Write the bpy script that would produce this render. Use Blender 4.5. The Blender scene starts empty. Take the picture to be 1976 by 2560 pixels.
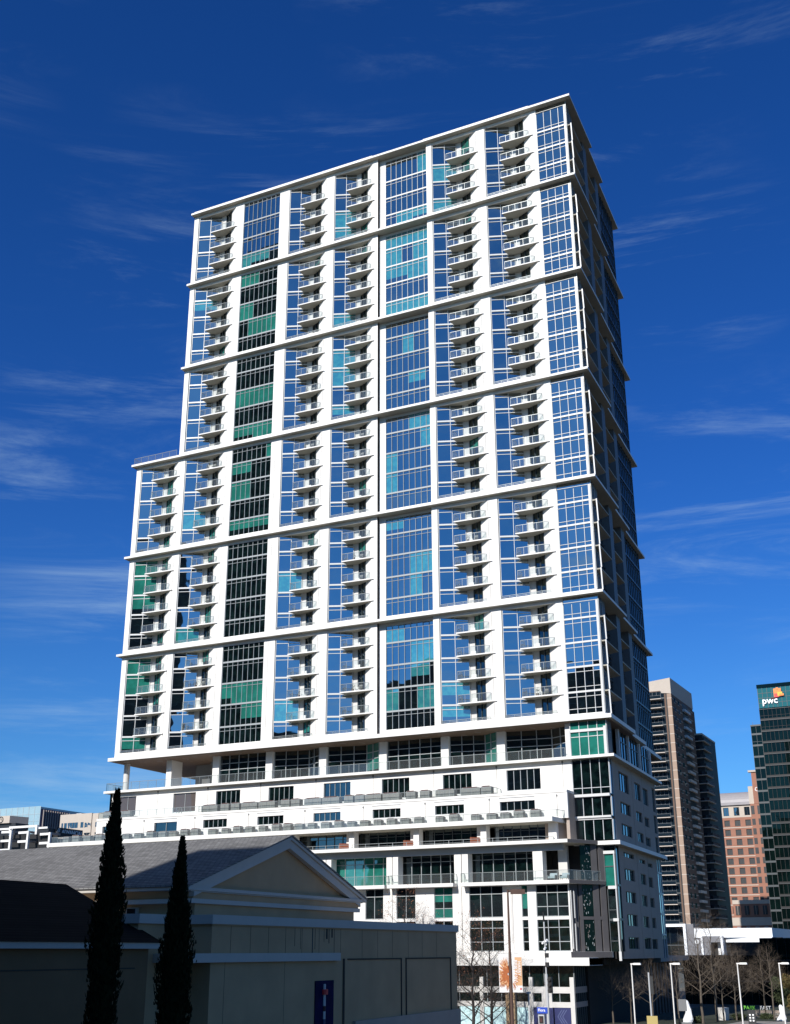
import bpy, math, random
from mathutils import Vector, Matrix
R = math.radians
random.seed(7)
sc = bpy.context.scene
col = sc.collection

# ---------------------------------------------------------------- camera
CAM = Vector((39.8009, -139.75, -27.2102))
yaw, pitch, roll = 0.4587, 0.3576, -0.0038
cy, sy, cp, sp = math.cos(yaw), math.sin(yaw), math.cos(pitch), math.sin(pitch)
fwd = Vector((-sy*cp, cy*cp, sp)); rgt = Vector((cy, sy, 0)); upv = rgt.cross(fwd)
cr, sr = math.cos(roll), math.sin(roll)
r2 = rgt*cr + upv*sr; u2 = upv*cr - rgt*sr
cd = bpy.data.cameras.new("camera"); cam = bpy.data.objects.new("camera", cd); col.objects.link(cam)
m = Matrix(((r2.x, u2.x, -fwd.x, CAM.x), (r2.y, u2.y, -fwd.y, CAM.y), (r2.z, u2.z, -fwd.z, CAM.z), (0, 0, 0, 1)))
cam.matrix_world = m
cd.sensor_fit = 'HORIZONTAL'; cd.sensor_width = 36; cd.lens = 36*2948.28/1976
cd.clip_start = 0.5; cd.clip_end = 6000
sc.camera = cam

# ---------------------------------------------------------------- sky, sun, exposure
SUNV = Vector((0.13, 1.0, -0.6)).normalized()          # direction the light travels
sun_el = math.asin(-SUNV.z)
src = -SUNV
w = bpy.data.worlds.new("World"); sc.world = w; w.use_nodes = True
nt = w.node_tree; nt.nodes.clear()
N = nt.nodes.new; L = nt.links.new
out = N('ShaderNodeOutputWorld'); bg = N('ShaderNodeBackground'); bg.inputs[1].default_value = 0.085
sky = N('ShaderNodeTexSky'); sky.sky_type = 'NISHITA'; sky.sun_disc = False
sky.sun_elevation = sun_el; sky.sun_rotation = math.atan2(src.x, src.y)
sky.altitude = 100; sky.air_density = 1.0; sky.dust_density = 0.25; sky.ozone_density = 2.2
hs = N('ShaderNodeHueSaturation'); hs.inputs['Saturation'].default_value = 1.05; hs.inputs['Value'].default_value = 1.0; hs.inputs['Hue'].default_value = 0.5
gm = N('ShaderNodeGamma'); gm.inputs[1].default_value = 1.12
tn = N('ShaderNodeMixRGB'); tn.blend_type = 'MULTIPLY'; tn.inputs[0].default_value = 1.0; 
sp_ = N('ShaderNodeSeparateXYZ'); tc0 = N('ShaderNodeTexCoord'); L(tc0.outputs['Generated'], sp_.inputs[0])
mr = N('ShaderNodeMapRange'); mr.interpolation_type = 'SMOOTHSTEP'; mr.inputs[1].default_value = 0.35; mr.inputs[2].default_value = -0.75; L(sp_.outputs[1], mr.inputs[0])
tm_ = N('ShaderNodeMixRGB'); tm_.inputs[1].default_value = (0.28, 0.515, 1.0, 1); tm_.inputs[2].default_value = (0.31, 0.64, 1.02, 1)   # deep blue opposite the sun, paler round it
L(mr.outputs[0], tm_.inputs[0]); mh = N('ShaderNodeMapRange'); mh.interpolation_type = 'SMOOTHSTEP'; mh.inputs[1].default_value = 0.42; mh.inputs[2].default_value = 0.06; L(sp_.outputs[2], mh.inputs[0])
th = N('ShaderNodeMixRGB'); th.inputs[1].default_value = (0.28, 0.515, 1.0, 1); th.inputs[2].default_value = (0.34, 0.62, 0.96, 1); L(mh.outputs[0], th.inputs[0]); L(th.outputs[0], tm_.inputs[1])
mz = N('ShaderNodeMapRange'); mz.interpolation_type = 'SMOOTHSTEP'; mz.inputs[1].default_value = 0.72; mz.inputs[2].default_value = 0.92; L(sp_.outputs[2], mz.inputs[0])
tz = N('ShaderNodeMixRGB'); tz.inputs[2].default_value = (1.0, 0.72, 0.5, 1); L(mz.outputs[0], tz.inputs[0]); L(tm_.outputs[0], tz.inputs[1])   # warm tint overhead, out of view, added to take blue out of the fill
L(tz.outputs[0], tn.inputs[2])
L(sky.outputs[0], gm.inputs[0]); L(gm.outputs[0], tn.inputs[1]); L(tn.outputs[0], hs.inputs['Color'])
# thin cirrus, laid out by direction in the sky
tc = N('ShaderNodeTexCoord'); mp = N('ShaderNodeMapping')
mp.inputs['Rotation'].default_value = (R(8), R(-8), R(40)); mp.inputs['Scale'].default_value = (1.3, 1.3, 10.0); mp.inputs['Location'].default_value = (2.7, 0.9, 0.1)
nz = N('ShaderNodeTexNoise'); nz.inputs['Scale'].default_value = 2.3; nz.inputs['Detail'].default_value = 13; nz.inputs['Roughness'].default_value = 0.68; nz.inputs['Distortion'].default_value = 0.6
mp2 = N('ShaderNodeMapping'); mp2.inputs['Scale'].default_value = (1.0, 1.0, 2.0); mp2.inputs['Location'].default_value = (3.8, 2.1, 1.55)
nz2 = N('ShaderNodeTexNoise'); nz2.inputs['Scale'].default_value = 2.6; nz2.inputs['Detail'].default_value = 3
L(tc.outputs['Generated'], mp.inputs[0]); L(mp.outputs[0], nz.inputs['Vector'])
L(tc.outputs['Generated'], mp2.inputs[0]); L(mp2.outputs[0], nz2.inputs['Vector'])
r1 = N('ShaderNodeMapRange'); r1.inputs[1].default_value = 0.46; r1.inputs[2].default_value = 0.80; r1.interpolation_type = 'SMOOTHSTEP'
r3 = N('ShaderNodeMapRange'); r3.inputs[1].default_value = 0.37; r3.inputs[2].default_value = 0.66
L(nz.outputs[0], r1.inputs[0]); L(nz2.outputs[0], r3.inputs[0])
mu = N('ShaderNodeMath'); mu.operation = 'MULTIPLY'; L(r1.outputs[0], mu.inputs[0]); L(r3.outputs[0], mu.inputs[1])
mu2 = N('ShaderNodeMath'); mu2.operation = 'MULTIPLY'; mu2.inputs[1].default_value = 0.72; L(mu.outputs[0], mu2.inputs[0])
mxc = N('ShaderNodeMixRGB'); mxc.inputs[2].default_value = (4.6, 6.6, 8.6, 1)
L(mu2.outputs[0], mxc.inputs[0]); L(hs.outputs[0], mxc.inputs[1]); L(mxc.outputs[0], bg.inputs[0]); L(bg.outputs[0], out.inputs[0])

sd = bpy.data.lights.new("sun", 'SUN'); sd.energy = 5.0; sd.angle = R(0.5); sd.color = (1.0, 0.965, 0.91)
so = bpy.data.objects.new("sun", sd); col.objects.link(so)
so.rotation_euler = SUNV.to_track_quat('-Z', 'Y').to_euler()
sc.view_settings.view_transform = 'Standard'; sc.view_settings.look = 'None'
sc.view_settings.exposure = 0.15; sc.view_settings.gamma = 1

# ---------------------------------------------------------------- materials
MATS = {}
def mat(name, base, rough=0.7, noise=0.0, nscale=3.0, metal=0.0, bump=0.0, bscale=20.0, spec=0.5, two=None):
    m_ = bpy.data.materials.new(name); m_.use_nodes = True
    t = m_.node_tree; b = t.nodes['Principled BSDF']
    b.inputs['Base Color'].default_value = (*base, 1); b.inputs['Roughness'].default_value = rough
    b.inputs['Metallic'].default_value = metal; b.inputs['Specular IOR Level'].default_value = spec
    geo = t.nodes.new('ShaderNodeNewGeometry')
    if noise or two:
        n = t.nodes.new('ShaderNodeTexNoise'); n.inputs['Scale'].default_value = nscale; n.inputs['Detail'].default_value = 6
        t.links.new(geo.outputs['Position'], n.inputs['Vector'])
        cr_ = t.nodes.new('ShaderNodeValToRGB')
        lo = two if two else tuple(c*(1-noise) for c in base)
        cr_.color_ramp.elements[0].position = 0.3; cr_.color_ramp.elements[1].position = 0.7
        cr_.color_ramp.elements[0].color = (*lo, 1); cr_.color_ramp.elements[1].color = (*base, 1)
        t.links.new(n.outputs[0], cr_.inputs[0]); t.links.new(cr_.outputs[0], b.inputs['Base Color'])
    if bump:
        n = t.nodes.new('ShaderNodeTexNoise'); n.inputs['Scale'].default_value = bscale; n.inputs['Detail'].default_value = 4
        t.links.new(geo.outputs['Position'], n.inputs['Vector'])
        bp = t.nodes.new('ShaderNodeBump'); bp.inputs['Strength'].default_value = bump; bp.inputs['Distance'].default_value = 0.05
        t.links.new(n.outputs[0], bp.inputs['Height']); t.links.new(bp.outputs[0], b.inputs['Normal'])
    MATS[name] = m_; return m_
mat('white_paint', (0.78, 0.755, 0.715), 0.6, 0.05, 0.35, bump=0.05, bscale=4)
mat('white_slab', (0.76, 0.74, 0.705), 0.6, 0.06, 0.5)
mat('pier_concrete', (0.62, 0.60, 0.57), 0.75, 0.08, 1.2)
mat('frame_white', (0.58, 0.58, 0.57), 0.4)
mat('frame_grey', (0.48, 0.49, 0.50), 0.4)
mat('mullion_light', (0.34, 0.36, 0.365), 0.35)
mat('mullion_dark', (0.06, 0.07, 0.075), 0.4)
mat('slate_panel', (0.26, 0.225, 0.21), 0.6, 0.08, 0.8)
mat('soffit_grey', (0.40, 0.37, 0.30), 0.8, 0.12, 0.8)  # slab undersides, coloured darker than the slabs to deepen their shade
mat('shaded_panel', (0.10, 0.095, 0.098), 0.7, 0.1, 1.0, spec=0.2)  # dark colour standing in for shade on the angled wall and slab sides
mat('side_panel', (0.13, 0.14, 0.15), 0.6, 0.1, 0.8)
mat('wood_soffit', (0.17, 0.11, 0.07), 0.6, 0.25, 1.5)
mat('rail_metal', (0.28, 0.30, 0.30), 0.35, metal=0.3)
mat('grey_metal', (0.16, 0.165, 0.17), 0.45)
mat('rust_metal', (0.10, 0.055, 0.04), 0.6, 0.2, 3)
mat('grey_wall', (0.38, 0.31, 0.26), 0.85, 0.10, 0.8, bump=0.1, bscale=6)
mat('dark_joint', (0.07, 0.06, 0.05), 0.95, spec=0.1)
mat('wicker', (0.24, 0.24, 0.23), 0.9, 0.2, 8)
mat('maroon', (0.07, 0.025, 0.025), 0.8)
mat('rust_screen', (0.25, 0.07, 0.03), 0.7, 0.3, 4)
mat('interior', (0.016, 0.015, 0.014), 0.9)
mat('black', (0.008, 0.008, 0.009), 0.6)
mat('stucco', (0.47, 0.32, 0.19), 0.95, 0.14, 0.5, bump=0.25, bscale=30, spec=0.15)
mat('stucco_dark', (0.20, 0.13, 0.075), 0.95, 0.14, 0.5, bump=0.25, bscale=30, spec=0.1)
mat('stucco_trim', (0.46, 0.43, 0.39), 0.8, 0.06, 1.0)
mat('asphalt', (0.045, 0.045, 0.047), 0.9, 0.25, 2.0, bump=0.2, bscale=30)
mat('paving', (0.30, 0.28, 0.25), 0.9, 0.2, 0.7)
mat('city_ground', (0.13, 0.12, 0.105), 0.95, 0.4, 0.05)
mat('kerb', (0.38, 0.37, 0.35), 0.85, 0.15, 2)
mat('line_paint', (0.75, 0.75, 0.72), 0.7, 0.1, 3)
mat('soil', (0.035, 0.04, 0.02), 1.0, two=(0.02, 0.03, 0.012), nscale=4)
mat('bark', (0.13, 0.105, 0.08), 0.9, 0.4, 6)
mat('bark_dark', (0.045, 0.037, 0.034), 0.9, 0.4, 6)
mat('twig', (0.15, 0.115, 0.085), 0.9)
mat('bud', (0.30, 0.12, 0.06), 0.9)
mat('cypress_leaf', (0.024, 0.030, 0.012), 1.0, two=(0.010, 0.012, 0.006), nscale=5, spec=0.1)
mat('evergreen_leaf', (0.06, 0.08, 0.03), 0.9, two=(0.03, 0.04, 0.015), nscale=3)
mat('autumn_leaf', (0.16, 0.10, 0.03), 0.9, two=(0.07, 0.07, 0.02), nscale=3)
mat('tan_brick_shaded', (0.16, 0.10, 0.07), 0.85, 0.15, 0.4)  # brick darkened to deepen the shade of the side wall
mat('tan_brick_sunlit', (0.38, 0.27, 0.20), 0.85, 0.12, 0.4)  # same brick in a painted sunlit tone, for the front strip
mat('tan_trim', (0.60, 0.52, 0.44), 0.8, 0.05, 1)
mat('pink_brick', (0.33, 0.155, 0.105), 0.85, 0.12, 0.5)
mat('cream_stone', (0.50, 0.43, 0.36), 0.8, 0.06, 0.6)
mat('zinc', (0.30, 0.28, 0.29), 0.5, 0.1, 0.6)
mat('pavilion_white', (0.82, 0.83, 0.84), 0.5)
mat('steel_panel', (0.20, 0.20, 0.215), 0.45, 0.1, 0.5, metal=0.4)
mat('orange', (0.85, 0.22, 0.03), 0.5); mat('red', (0.65, 0.03, 0.03), 0.5); mat('yellow', (0.9, 0.45, 0.03), 0.5); mat('pink', (0.7, 0.15, 0.15), 0.5)
mat('sign_white', (0.85, 0.85, 0.85), 0.5); mat('sign_green', (0.18, 0.62, 0.05), 0.5)
mat('sign_blue', (0.01, 0.06, 0.45), 0.5)
mat('navy', (0.015, 0.022, 0.11), 0.5, 0.1, 1)
mat('navy_light', (0.16, 0.20, 0.36), 0.5)
mat('hoarding_pale', (0.55, 0.78, 0.80), 0.5, 0.05, 0.8)
mat('banner_white', (0.80, 0.78, 0.77), 0.7)
mat('banner_orange', (0.55, 0.16, 0.04), 0.7, two=(0.34, 0.10, 0.035), nscale=9)
mat('banner_pale', (0.72, 0.42, 0.22), 0.7)
mat('poster_blue', (0.002, 0.003, 0.06), 0.8, two=(0.002, 0.002, 0.025), nscale=0.8, spec=0.1)
mat('yellow_sign', (0.42, 0.33, 0.12), 0.7)
mat('cushion', (0.35, 0.42, 0.44), 0.9, 0.1, 5)
mat('far_glass', (0.30, 0.44, 0.50), 0.25, 0.12, 0.2)
mat('far_dark', (0.02, 0.022, 0.025), 0.5, 0.3, 0.3)
mat('unseen_dark', (0.05, 0.05, 0.055), 0.7, 0.4, 0.2)

def glassmat(name, inner, gloss=(0.80, 0.92, 1.0), ior=4.4, wav=0.02, two=None, nscale=0.6):
    """coated window glass seen from outside: tinted mirror over what stands behind it"""
    m_ = bpy.data.materials.new(name); m_.use_nodes = True
    t = m_.node_tree; t.nodes.clear(); n = t.nodes.new
    o = n('ShaderNodeOutputMaterial'); mx = n('ShaderNodeMixShader'); d = n('ShaderNodeBsdfDiffuse'); g = n('ShaderNodeBsdfGlossy')
    fr = n('ShaderNodeFresnel'); fr.inputs[0].default_value = ior
    d.inputs[0].default_value = (*inner, 1); g.inputs[0].default_value = (*gloss, 1); g.inputs['Roughness'].default_value = 0.012
    geo = n('ShaderNodeNewGeometry')
    if two:
        nn = n('ShaderNodeTexNoise'); nn.inputs['Scale'].default_value = nscale; nn.inputs['Detail'].default_value = 3
        t.links.new(geo.outputs['Position'], nn.inputs['Vector'])
        cr_ = n('ShaderNodeValToRGB'); cr_.color_ramp.elements[0].position = 0.42; cr_.color_ramp.elements[1].position = 0.6
        cr_.color_ramp.elements[0].color = (*inner, 1); cr_.color_ramp.elements[1].color = (*two, 1)
        t.links.new(nn.outputs[0], cr_.inputs[0]); t.links.new(cr_.outputs[0], d.inputs[0])
    nz_ = n('ShaderNodeTexNoise'); nz_.inputs['Scale'].default_value = 0.5; nz_.inputs['Detail'].default_value = 1
    bp = n('ShaderNodeBump'); bp.inputs['Strength'].default_value = wav; bp.inputs['Distance'].default_value = 0.3
    t.links.new(geo.outputs['Position'], nz_.inputs['Vector']); t.links.new(nz_.outputs[0], bp.inputs['Height'])
    t.links.new(bp.outputs[0], g.inputs['Normal'])
    t.links.new(fr.outputs[0], mx.inputs[0]); t.links.new(d.outputs[0], mx.inputs[1]); t.links.new(g.outputs[0], mx.inputs[2])
    t.links.new(mx.outputs[0], o.inputs[0]); MATS[name] = m_
glassmat('glass', (0.002, 0.004, 0.005), two=(0.005, 0.010, 0.010))
glassmat('glass_blind', (0.03, 0.19, 0.22), gloss=(0.8, 0.92, 1.0), ior=3.4, two=(0.045, 0.25, 0.25), nscale=1.6)
glassmat('glass_low', (0.001, 0.003, 0.003), ior=2.2, two=(0.004, 0.012, 0.011), nscale=1.2)
glassmat('glass_blind_low', (0.015, 0.13, 0.10), ior=2.3, two=(0.02, 0.18, 0.14))
glassmat('glass_side', (0.004, 0.006, 0.010), ior=2.4)
glassmat('glass_black', (0.002, 0.006, 0.006), gloss=(0.14, 0.24, 0.22), ior=1.8, two=(0.003, 0.010, 0.009), nscale=0.15)
glassmat('glass_green', (0.02, 0.10, 0.085), gloss=(0.6, 0.9, 0.85), ior=2.0)
glassmat('glass_far', (0.01, 0.02, 0.03), ior=2.6)
glassmat('louvre', (0.09, 0.075, 0.07), ior=1.5)
def railglass():
    m_ = bpy.data.materials.new('rail_glass'); m_.use_nodes = True
    t = m_.node_tree; t.nodes.clear(); n = t.nodes.new
    o = n('ShaderNodeOutputMaterial'); mx = n('ShaderNodeMixShader'); tr = n('ShaderNodeBsdfTransparent'); tr.inputs[0].default_value = (0.86, 0.91, 0.90, 1)
    mx2 = n('ShaderNodeMixShader'); d = n('ShaderNodeBsdfDiffuse'); d.inputs[0].default_value = (0.5, 0.53, 0.54, 1)
    g = n('ShaderNodeBsdfGlossy'); g.inputs['Roughness'].default_value = 0.03; mx2.inputs[0].default_value = 0.5
    t.links.new(d.outputs[0], mx2.inputs[1]); t.links.new(g.outputs[0], mx2.inputs[2]); mx.inputs[0].default_value = 0.13
    t.links.new(tr.outputs[0], mx.inputs[1]); t.links.new(mx2.outputs[0], mx.inputs[2]); t.links.new(mx.outputs[0], o.inputs[0]); MATS['rail_glass'] = m_
railglass()
def shingle(nm, k):
    m_ = bpy.data.materials.new(nm); m_.use_nodes = True
    t = m_.node_tree; b = t.nodes['Principled BSDF']; b.inputs['Roughness'].default_value = 0.95; b.inputs['Specular IOR Level'].default_value = 0.05
    geo = t.nodes.new('ShaderNodeNewGeometry'); mp_ = t.nodes.new('ShaderNodeMapping'); mp_.inputs['Rotation'].default_value = (R(90), 0, 0)
    br = t.nodes.new('ShaderNodeTexBrick'); br.inputs['Scale'].default_value = 1.0
    br.inputs['Color1'].default_value = (0.19*k, 0.185*k, 0.185*k, 1); br.inputs['Color2'].default_value = (0.28*k, 0.275*k, 0.275*k, 1); br.inputs['Mortar'].default_value = (0.12*k, 0.12*k, 0.12*k, 1)
    br.inputs['Mortar Size'].default_value = 0.03; br.inputs['Brick Width'].default_value = 0.42; br.inputs['Row Height'].default_value = 0.14
    n = t.nodes.new('ShaderNodeTexNoise'); n.inputs['Scale'].default_value = 0.5; n.inputs['Detail'].default_value = 5
    mx = t.nodes.new('ShaderNodeMixRGB'); mx.blend_type = 'MULTIPLY'; mx.inputs[0].default_value = 0.5
    t.links.new(geo.outputs['Position'], mp_.inputs[0]); t.links.new(mp_.outputs[0], br.inputs['Vector']); t.links.new(geo.outputs['Position'], n.inputs['Vector'])
    t.links.new(br.outputs[0], mx.inputs[1]); t.links.new(n.outputs[0], mx.inputs[2]); t.links.new(mx.outputs[0], b.inputs['Base Color']); MATS[nm] = m_
shingle('shingles', 1.15); shingle('black_shingles', 0.07)

# ---------------------------------------------------------------- mesh helpers
class MB:
    def __init__(s): s.v = []; s.f = []; s.m = []; s.names = []
    def mi(s, name):
        if name not in s.names: s.names.append(name)
        return s.names.index(name)
    def face(s, pts, m_):
        i = len(s.v); s.v += [tuple(p) for p in pts]; s.f.append(tuple(range(i, i+len(pts)))); s.m.append(s.mi(m_))
    def hexa(s, p, m_):                       # p: 4 bottom (ccw from above) + 4 top
        i = len(s.v); s.v += [tuple(q) for q in p]
        for a in ((3, 2, 1, 0), (4, 5, 6, 7), (0, 1, 5, 4), (1, 2, 6, 5), (2, 3, 7, 6), (3, 0, 4, 7)):
            s.f.append(tuple(i+k for k in a)); s.m.append(s.mi(m_))
    def box(s, x0, x1, y0, y1, z0, z1, m_):
        if x0 > x1: x0, x1 = x1, x0
        if y0 > y1: y0, y1 = y1, y0
        s.hexa([(x0, y0, z0), (x1, y0, z0), (x1, y1, z0), (x0, y1, z0), (x0, y0, z1), (x1, y0, z1), (x1, y1, z1), (x0, y1, z1)], m_)
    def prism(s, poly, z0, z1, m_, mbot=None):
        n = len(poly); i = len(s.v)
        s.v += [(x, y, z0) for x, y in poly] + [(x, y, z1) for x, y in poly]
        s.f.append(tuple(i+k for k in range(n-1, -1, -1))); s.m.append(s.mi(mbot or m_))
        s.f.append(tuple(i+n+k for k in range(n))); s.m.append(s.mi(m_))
        for k in range(n):
            j = (k+1) % n; s.f.append((i+k, i+j, i+n+j, i+n+k)); s.m.append(s.mi(m_))
    def obox(s, p0, p1, out0, out1, z0, z1, m_):
        """box along the plan line p0->p1, from out0 to out1 on its outer (right-hand) side"""
        p0 = Vector(p0[:2]); p1 = Vector(p1[:2]); t = (p1-p0).normalized(); n = Vector((t.y, -t.x))
        a, b, c, d = p0+n*out1, p1+n*out1, p1+n*out0, p0+n*out0
        s.hexa([(a.x, a.y, z0), (b.x, b.y, z0), (c.x, c.y, z0), (d.x, d.y, z0), (a.x, a.y, z1), (b.x, b.y, z1), (c.x, c.y, z1), (d.x, d.y, z1)], m_)
    def tube(s, a, b, ra, rb, m_, n=6, cap=True):
        a = Vector(a); b = Vector(b); d = (b-a)
        if d.length < 1e-6: return
        d.normalize(); u = d.orthogonal().normalized(); v = d.cross(u); i = len(s.v)
        for c, r_ in ((a, ra), (b, rb)):
            for k in range(n):
                an = 2*math.pi*k/n; q = c+(u*math.cos(an)+v*math.sin(an))*r_; s.v.append(tuple(q))
        for k in range(n):
            j = (k+1) % n; s.f.append((i+k, i+j, i+n+j, i+n+k)); s.m.append(s.mi(m_))
        if cap:
            s.f.append(tuple(i+k for k in range(n-1, -1, -1))); s.m.append(s.mi(m_))
            s.f.append(tuple(i+n+k for k in range(n))); s.m.append(s.mi(m_))
    def cells(s, plane, rects, m_):
        for r_ in rects: s.face(plane(*r_), m_)
    def mesh(s, name, smooth=False):
        me = bpy.data.meshes.new(name); me.from_pydata(s.v, [], s.f)
        for n in s.names: me.materials.append(MATS[n])
        me.polygons.foreach_set('material_index', s.m)
        if smooth: me.polygons.foreach_set('use_smooth', [True]*len(s.f))
        me.update(); return me
    def build(s, name, parent=None, smooth=False):
        if not s.f: return None
        o = bpy.data.objects.new(name, s.mesh(name, smooth)); col.objects.link(o)
        if parent: attach(o, parent)
        return o
def attach(o, parent):
    o.parent = parent; o.matrix_parent_inverse = wloc(parent).inverted()
def wloc(o):
    mw = o.matrix_basis.copy()
    if o.parent: mw = wloc(o.parent) @ o.matrix_parent_inverse @ mw
    return mw
def tag(o, label=None, cat=None, group=None, kind=None):
    if label: o['label'] = label
    if cat: o['category'] = cat
    if group: o['group'] = group
    if kind: o['kind'] = kind
    return o
def thing(name, loc, label, cat, group=None):
    o = bpy.data.objects.new(name, None); col.objects.link(o); o.location = loc; o.empty_display_size = 0.5
    return tag(o, label, cat, group)
def copy_tree(o, parent=None):
    c = o.copy(); col.objects.link(c)
    if parent:
        inv = o.matrix_parent_inverse.copy(); c.parent = parent; c.matrix_parent_inverse = inv
    for ch in [x for x in bpy.data.objects if x.parent == o]: copy_tree(ch, c)
    return c
def text(mb, s, size, origin, right, up, m_, ext=0.04, bold=0.0, spacing=1.0, align='LEFT'):
    cu = bpy.data.curves.new('t', 'FONT'); cu.body = s; cu.size = size; cu.extrude = ext; cu.offset = bold; cu.space_character = spacing; cu.align_x = align
    cu.resolution_u = 2
    ob = bpy.data.objects.new('t', cu); col.objects.link(ob)
    dg = bpy.context.evaluated_depsgraph_get(); me = bpy.data.meshes.new_from_object(ob.evaluated_get(dg))
    right = Vector(right).normalized(); up = Vector(up).normalized(); nn = right.cross(up); o_ = Vector(origin)
    i = len(mb.v)
    mb.v += [tuple(o_+right*v.co.x+up*v.co.y+nn*v.co.z) for v in me.vertices]
    for p in me.polygons: mb.f.append(tuple(i+k for k in p.vertices)); mb.m.append(mb.mi(m_))
    bpy.data.objects.remove(ob); bpy.data.curves.remove(cu); bpy.data.meshes.remove(me)

def glazing(F, G, p0, p1, z0, z1, cols, floors=(), tr=(), sp=0.115, mw=0.048, md=0.09, fm='mullion_light', gl='glass', bl='glass_blind', pblind=0.0, spm=None, top_off=0.0, jit=0.006, vm=None, vtop=None, rnd=random):
    """a glazed wall in the vertical plane over plan line p0->p1: panes in G, mullions, transoms and spandrels in F"""
    p0 = Vector(p0[:2]); p1 = Vector(p1[:2]); t = (p1-p0); Lg = t.length; t.normalize(); n = Vector((t.y, -t.x))
    us = cols if isinstance(cols, (list, tuple)) else [k/cols for k in range(cols+1)]
    fl = [f for f in floors if z0+0.3 < f < z1-0.3]
    edges = [z0]+fl+[z1]
    for a, b in zip(edges, edges[1:]):
        lo = a + (sp if a != z0 else 0); hi = b - (sp if b != z1 else 0)
        zt = sorted([zz for zz in ([b-sp-q for q in tr if q > 0]+[a+sp-q for q in tr if q < 0]) if lo+0.1 < zz < hi-0.1])
        rows = [lo]+zt+[hi]
        runs = []
        k = 0; nc = len(us)-1
        state = rnd.random() < pblind; drop = 0
        cover = []
        while k < nc:
            run = rnd.choice((2, 3, 4, 4, nc)); cover += [(state, rnd.choice((0, 0, 0, 0.35, 0.5)))]*run; k += run; state = rnd.random() < pblind
        for ri in range(len(rows)-1):
            for k in range(nc):
                ua, ub = us[k]*Lg, us[k+1]*Lg; ja = rnd.uniform(-jit, jit); jb = rnd.uniform(-jit, jit)
                isb, dr = cover[k]
                za, zb = rows[ri], rows[ri+1]
                def P(u, z, j): q = p0+t*u+n*(-0.02+j); return (q.x, q.y, z)
                if isb and dr and (zb-za) > 1.2:
                    zm = za+(zb-za)*dr
                    G.face([P(ua, za, ja), P(ub, za, jb), P(ub, zm, jb), P(ua, zm, ja)], gl)
                    G.face([P(ua, zm, ja), P(ub, zm, jb), P(ub, zb, jb), P(ua, zb, ja)], bl)
                else:
                    jz = rnd.uniform(-jit, jit)
                    G.face([P(ua, za, ja), P(ub, za, jb), P(ub, zb, jb+jz), P(ua, zb, ja+jz)], bl if isb else gl)
        for zz in zt: F.obox(p0+t*0.0, p1, -0.03, md*0.6, zz-mw*0.5, zz+mw*0.5, fm)
    for u in us:
        q = p0+t*(u*Lg); h = mw*0.5
        F.obox(q-t*h, q+t*h, -0.03, md, z0, (vtop if vtop else z1), vm or fm)
    for f in fl:
        F.obox(p0, p1, -0.03, md+0.012, f-sp, f+sp, spm or fm)

def railing(F, pts, z0, z1, glass=True, step=1.15, rail='rail_metal', gm='rail_glass', pw=0.036, mid=False):
    for a, b in zip(pts, pts[1:]):
        a = Vector(a); b = Vector(b); Ln = (b-a).length; t = (b-a).normalized(); n = max(1, round(Ln/step))
        F.obox(a, b, -0.03, 0.03, z1-0.05, z1, rail)
        if mid: F.obox(a, b, -0.02, 0.02, z0+0.12, z0+0.16, rail)
        for k in range(n+1):
            q = a+t*(Ln*k/n); F.obox(q-t*pw/2, q+t*pw/2, -pw/2, pw/2, z0, z1-0.05, rail)
        if glass:
            p, q = a+t*0.03, b-t*0.03
            F.face([(p.x, p.y, z0+0.06), (q.x, q.y, z0+0.06), (q.x, q.y, z1-0.06), (p.x, p.y, z1-0.06)], gm)

# ================================================================ GROUND
GZ = -37.5
g = MB(); g.face([(-3000, -3000, GZ), (3000, -3000, GZ), (3000, 3000, GZ), (-3000, 3000, GZ)], 'city_ground'); tag(g.build('ground'), kind='structure')
g = MB(); g.face([(-400, -33, GZ+0.006), (400, -33, GZ+0.006), (400, -13, GZ+0.006), (-400, -13, GZ+0.006)], 'asphalt')
tag(g.build('road'), kind='structure')
g = MB(); g.box(-400, 400, -13, -12.8, GZ, GZ+0.14, 'kerb'); g.box(-400, 400, -33.2, -33, GZ, GZ+0.14, 'kerb')
tag(g.build('kerb'), kind='structure')
g = MB()
for x in range(-380, 400, 9): g.box(x, x+3, -23.08, -22.92, GZ+0.008, GZ+0.012, 'line_paint')
tag(g.build('road_marking'), kind='structure')
g = MB(); g.box(-4.5, 60, 1.5, 56, GZ+0.02, -35.02, 'kerb'); g.face([(-4.4, 1.6, -35), (59.9, 1.6, -35), (59.9, 55.9, -35), (-4.4, 55.9, -35)], 'soil')
g.face([(8.2, 1.6, -34.994), (40, 1.6, -34.994), (40, 15.5, -34.994), (9.3, 15.5, -34.994)], 'paving'); tag(g.build('planting_bed'), kind='structure')
g = MB(); g.face([(-200, 57, GZ+0.01), (200, 57, GZ+0.01), (200, 123, GZ+0.01), (-200, 123, GZ+0.01)], 'asphalt'); tag(g.build('road'), kind='structure')  # dark sheet laid to deepen the shaded ground beyond the bed

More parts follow.
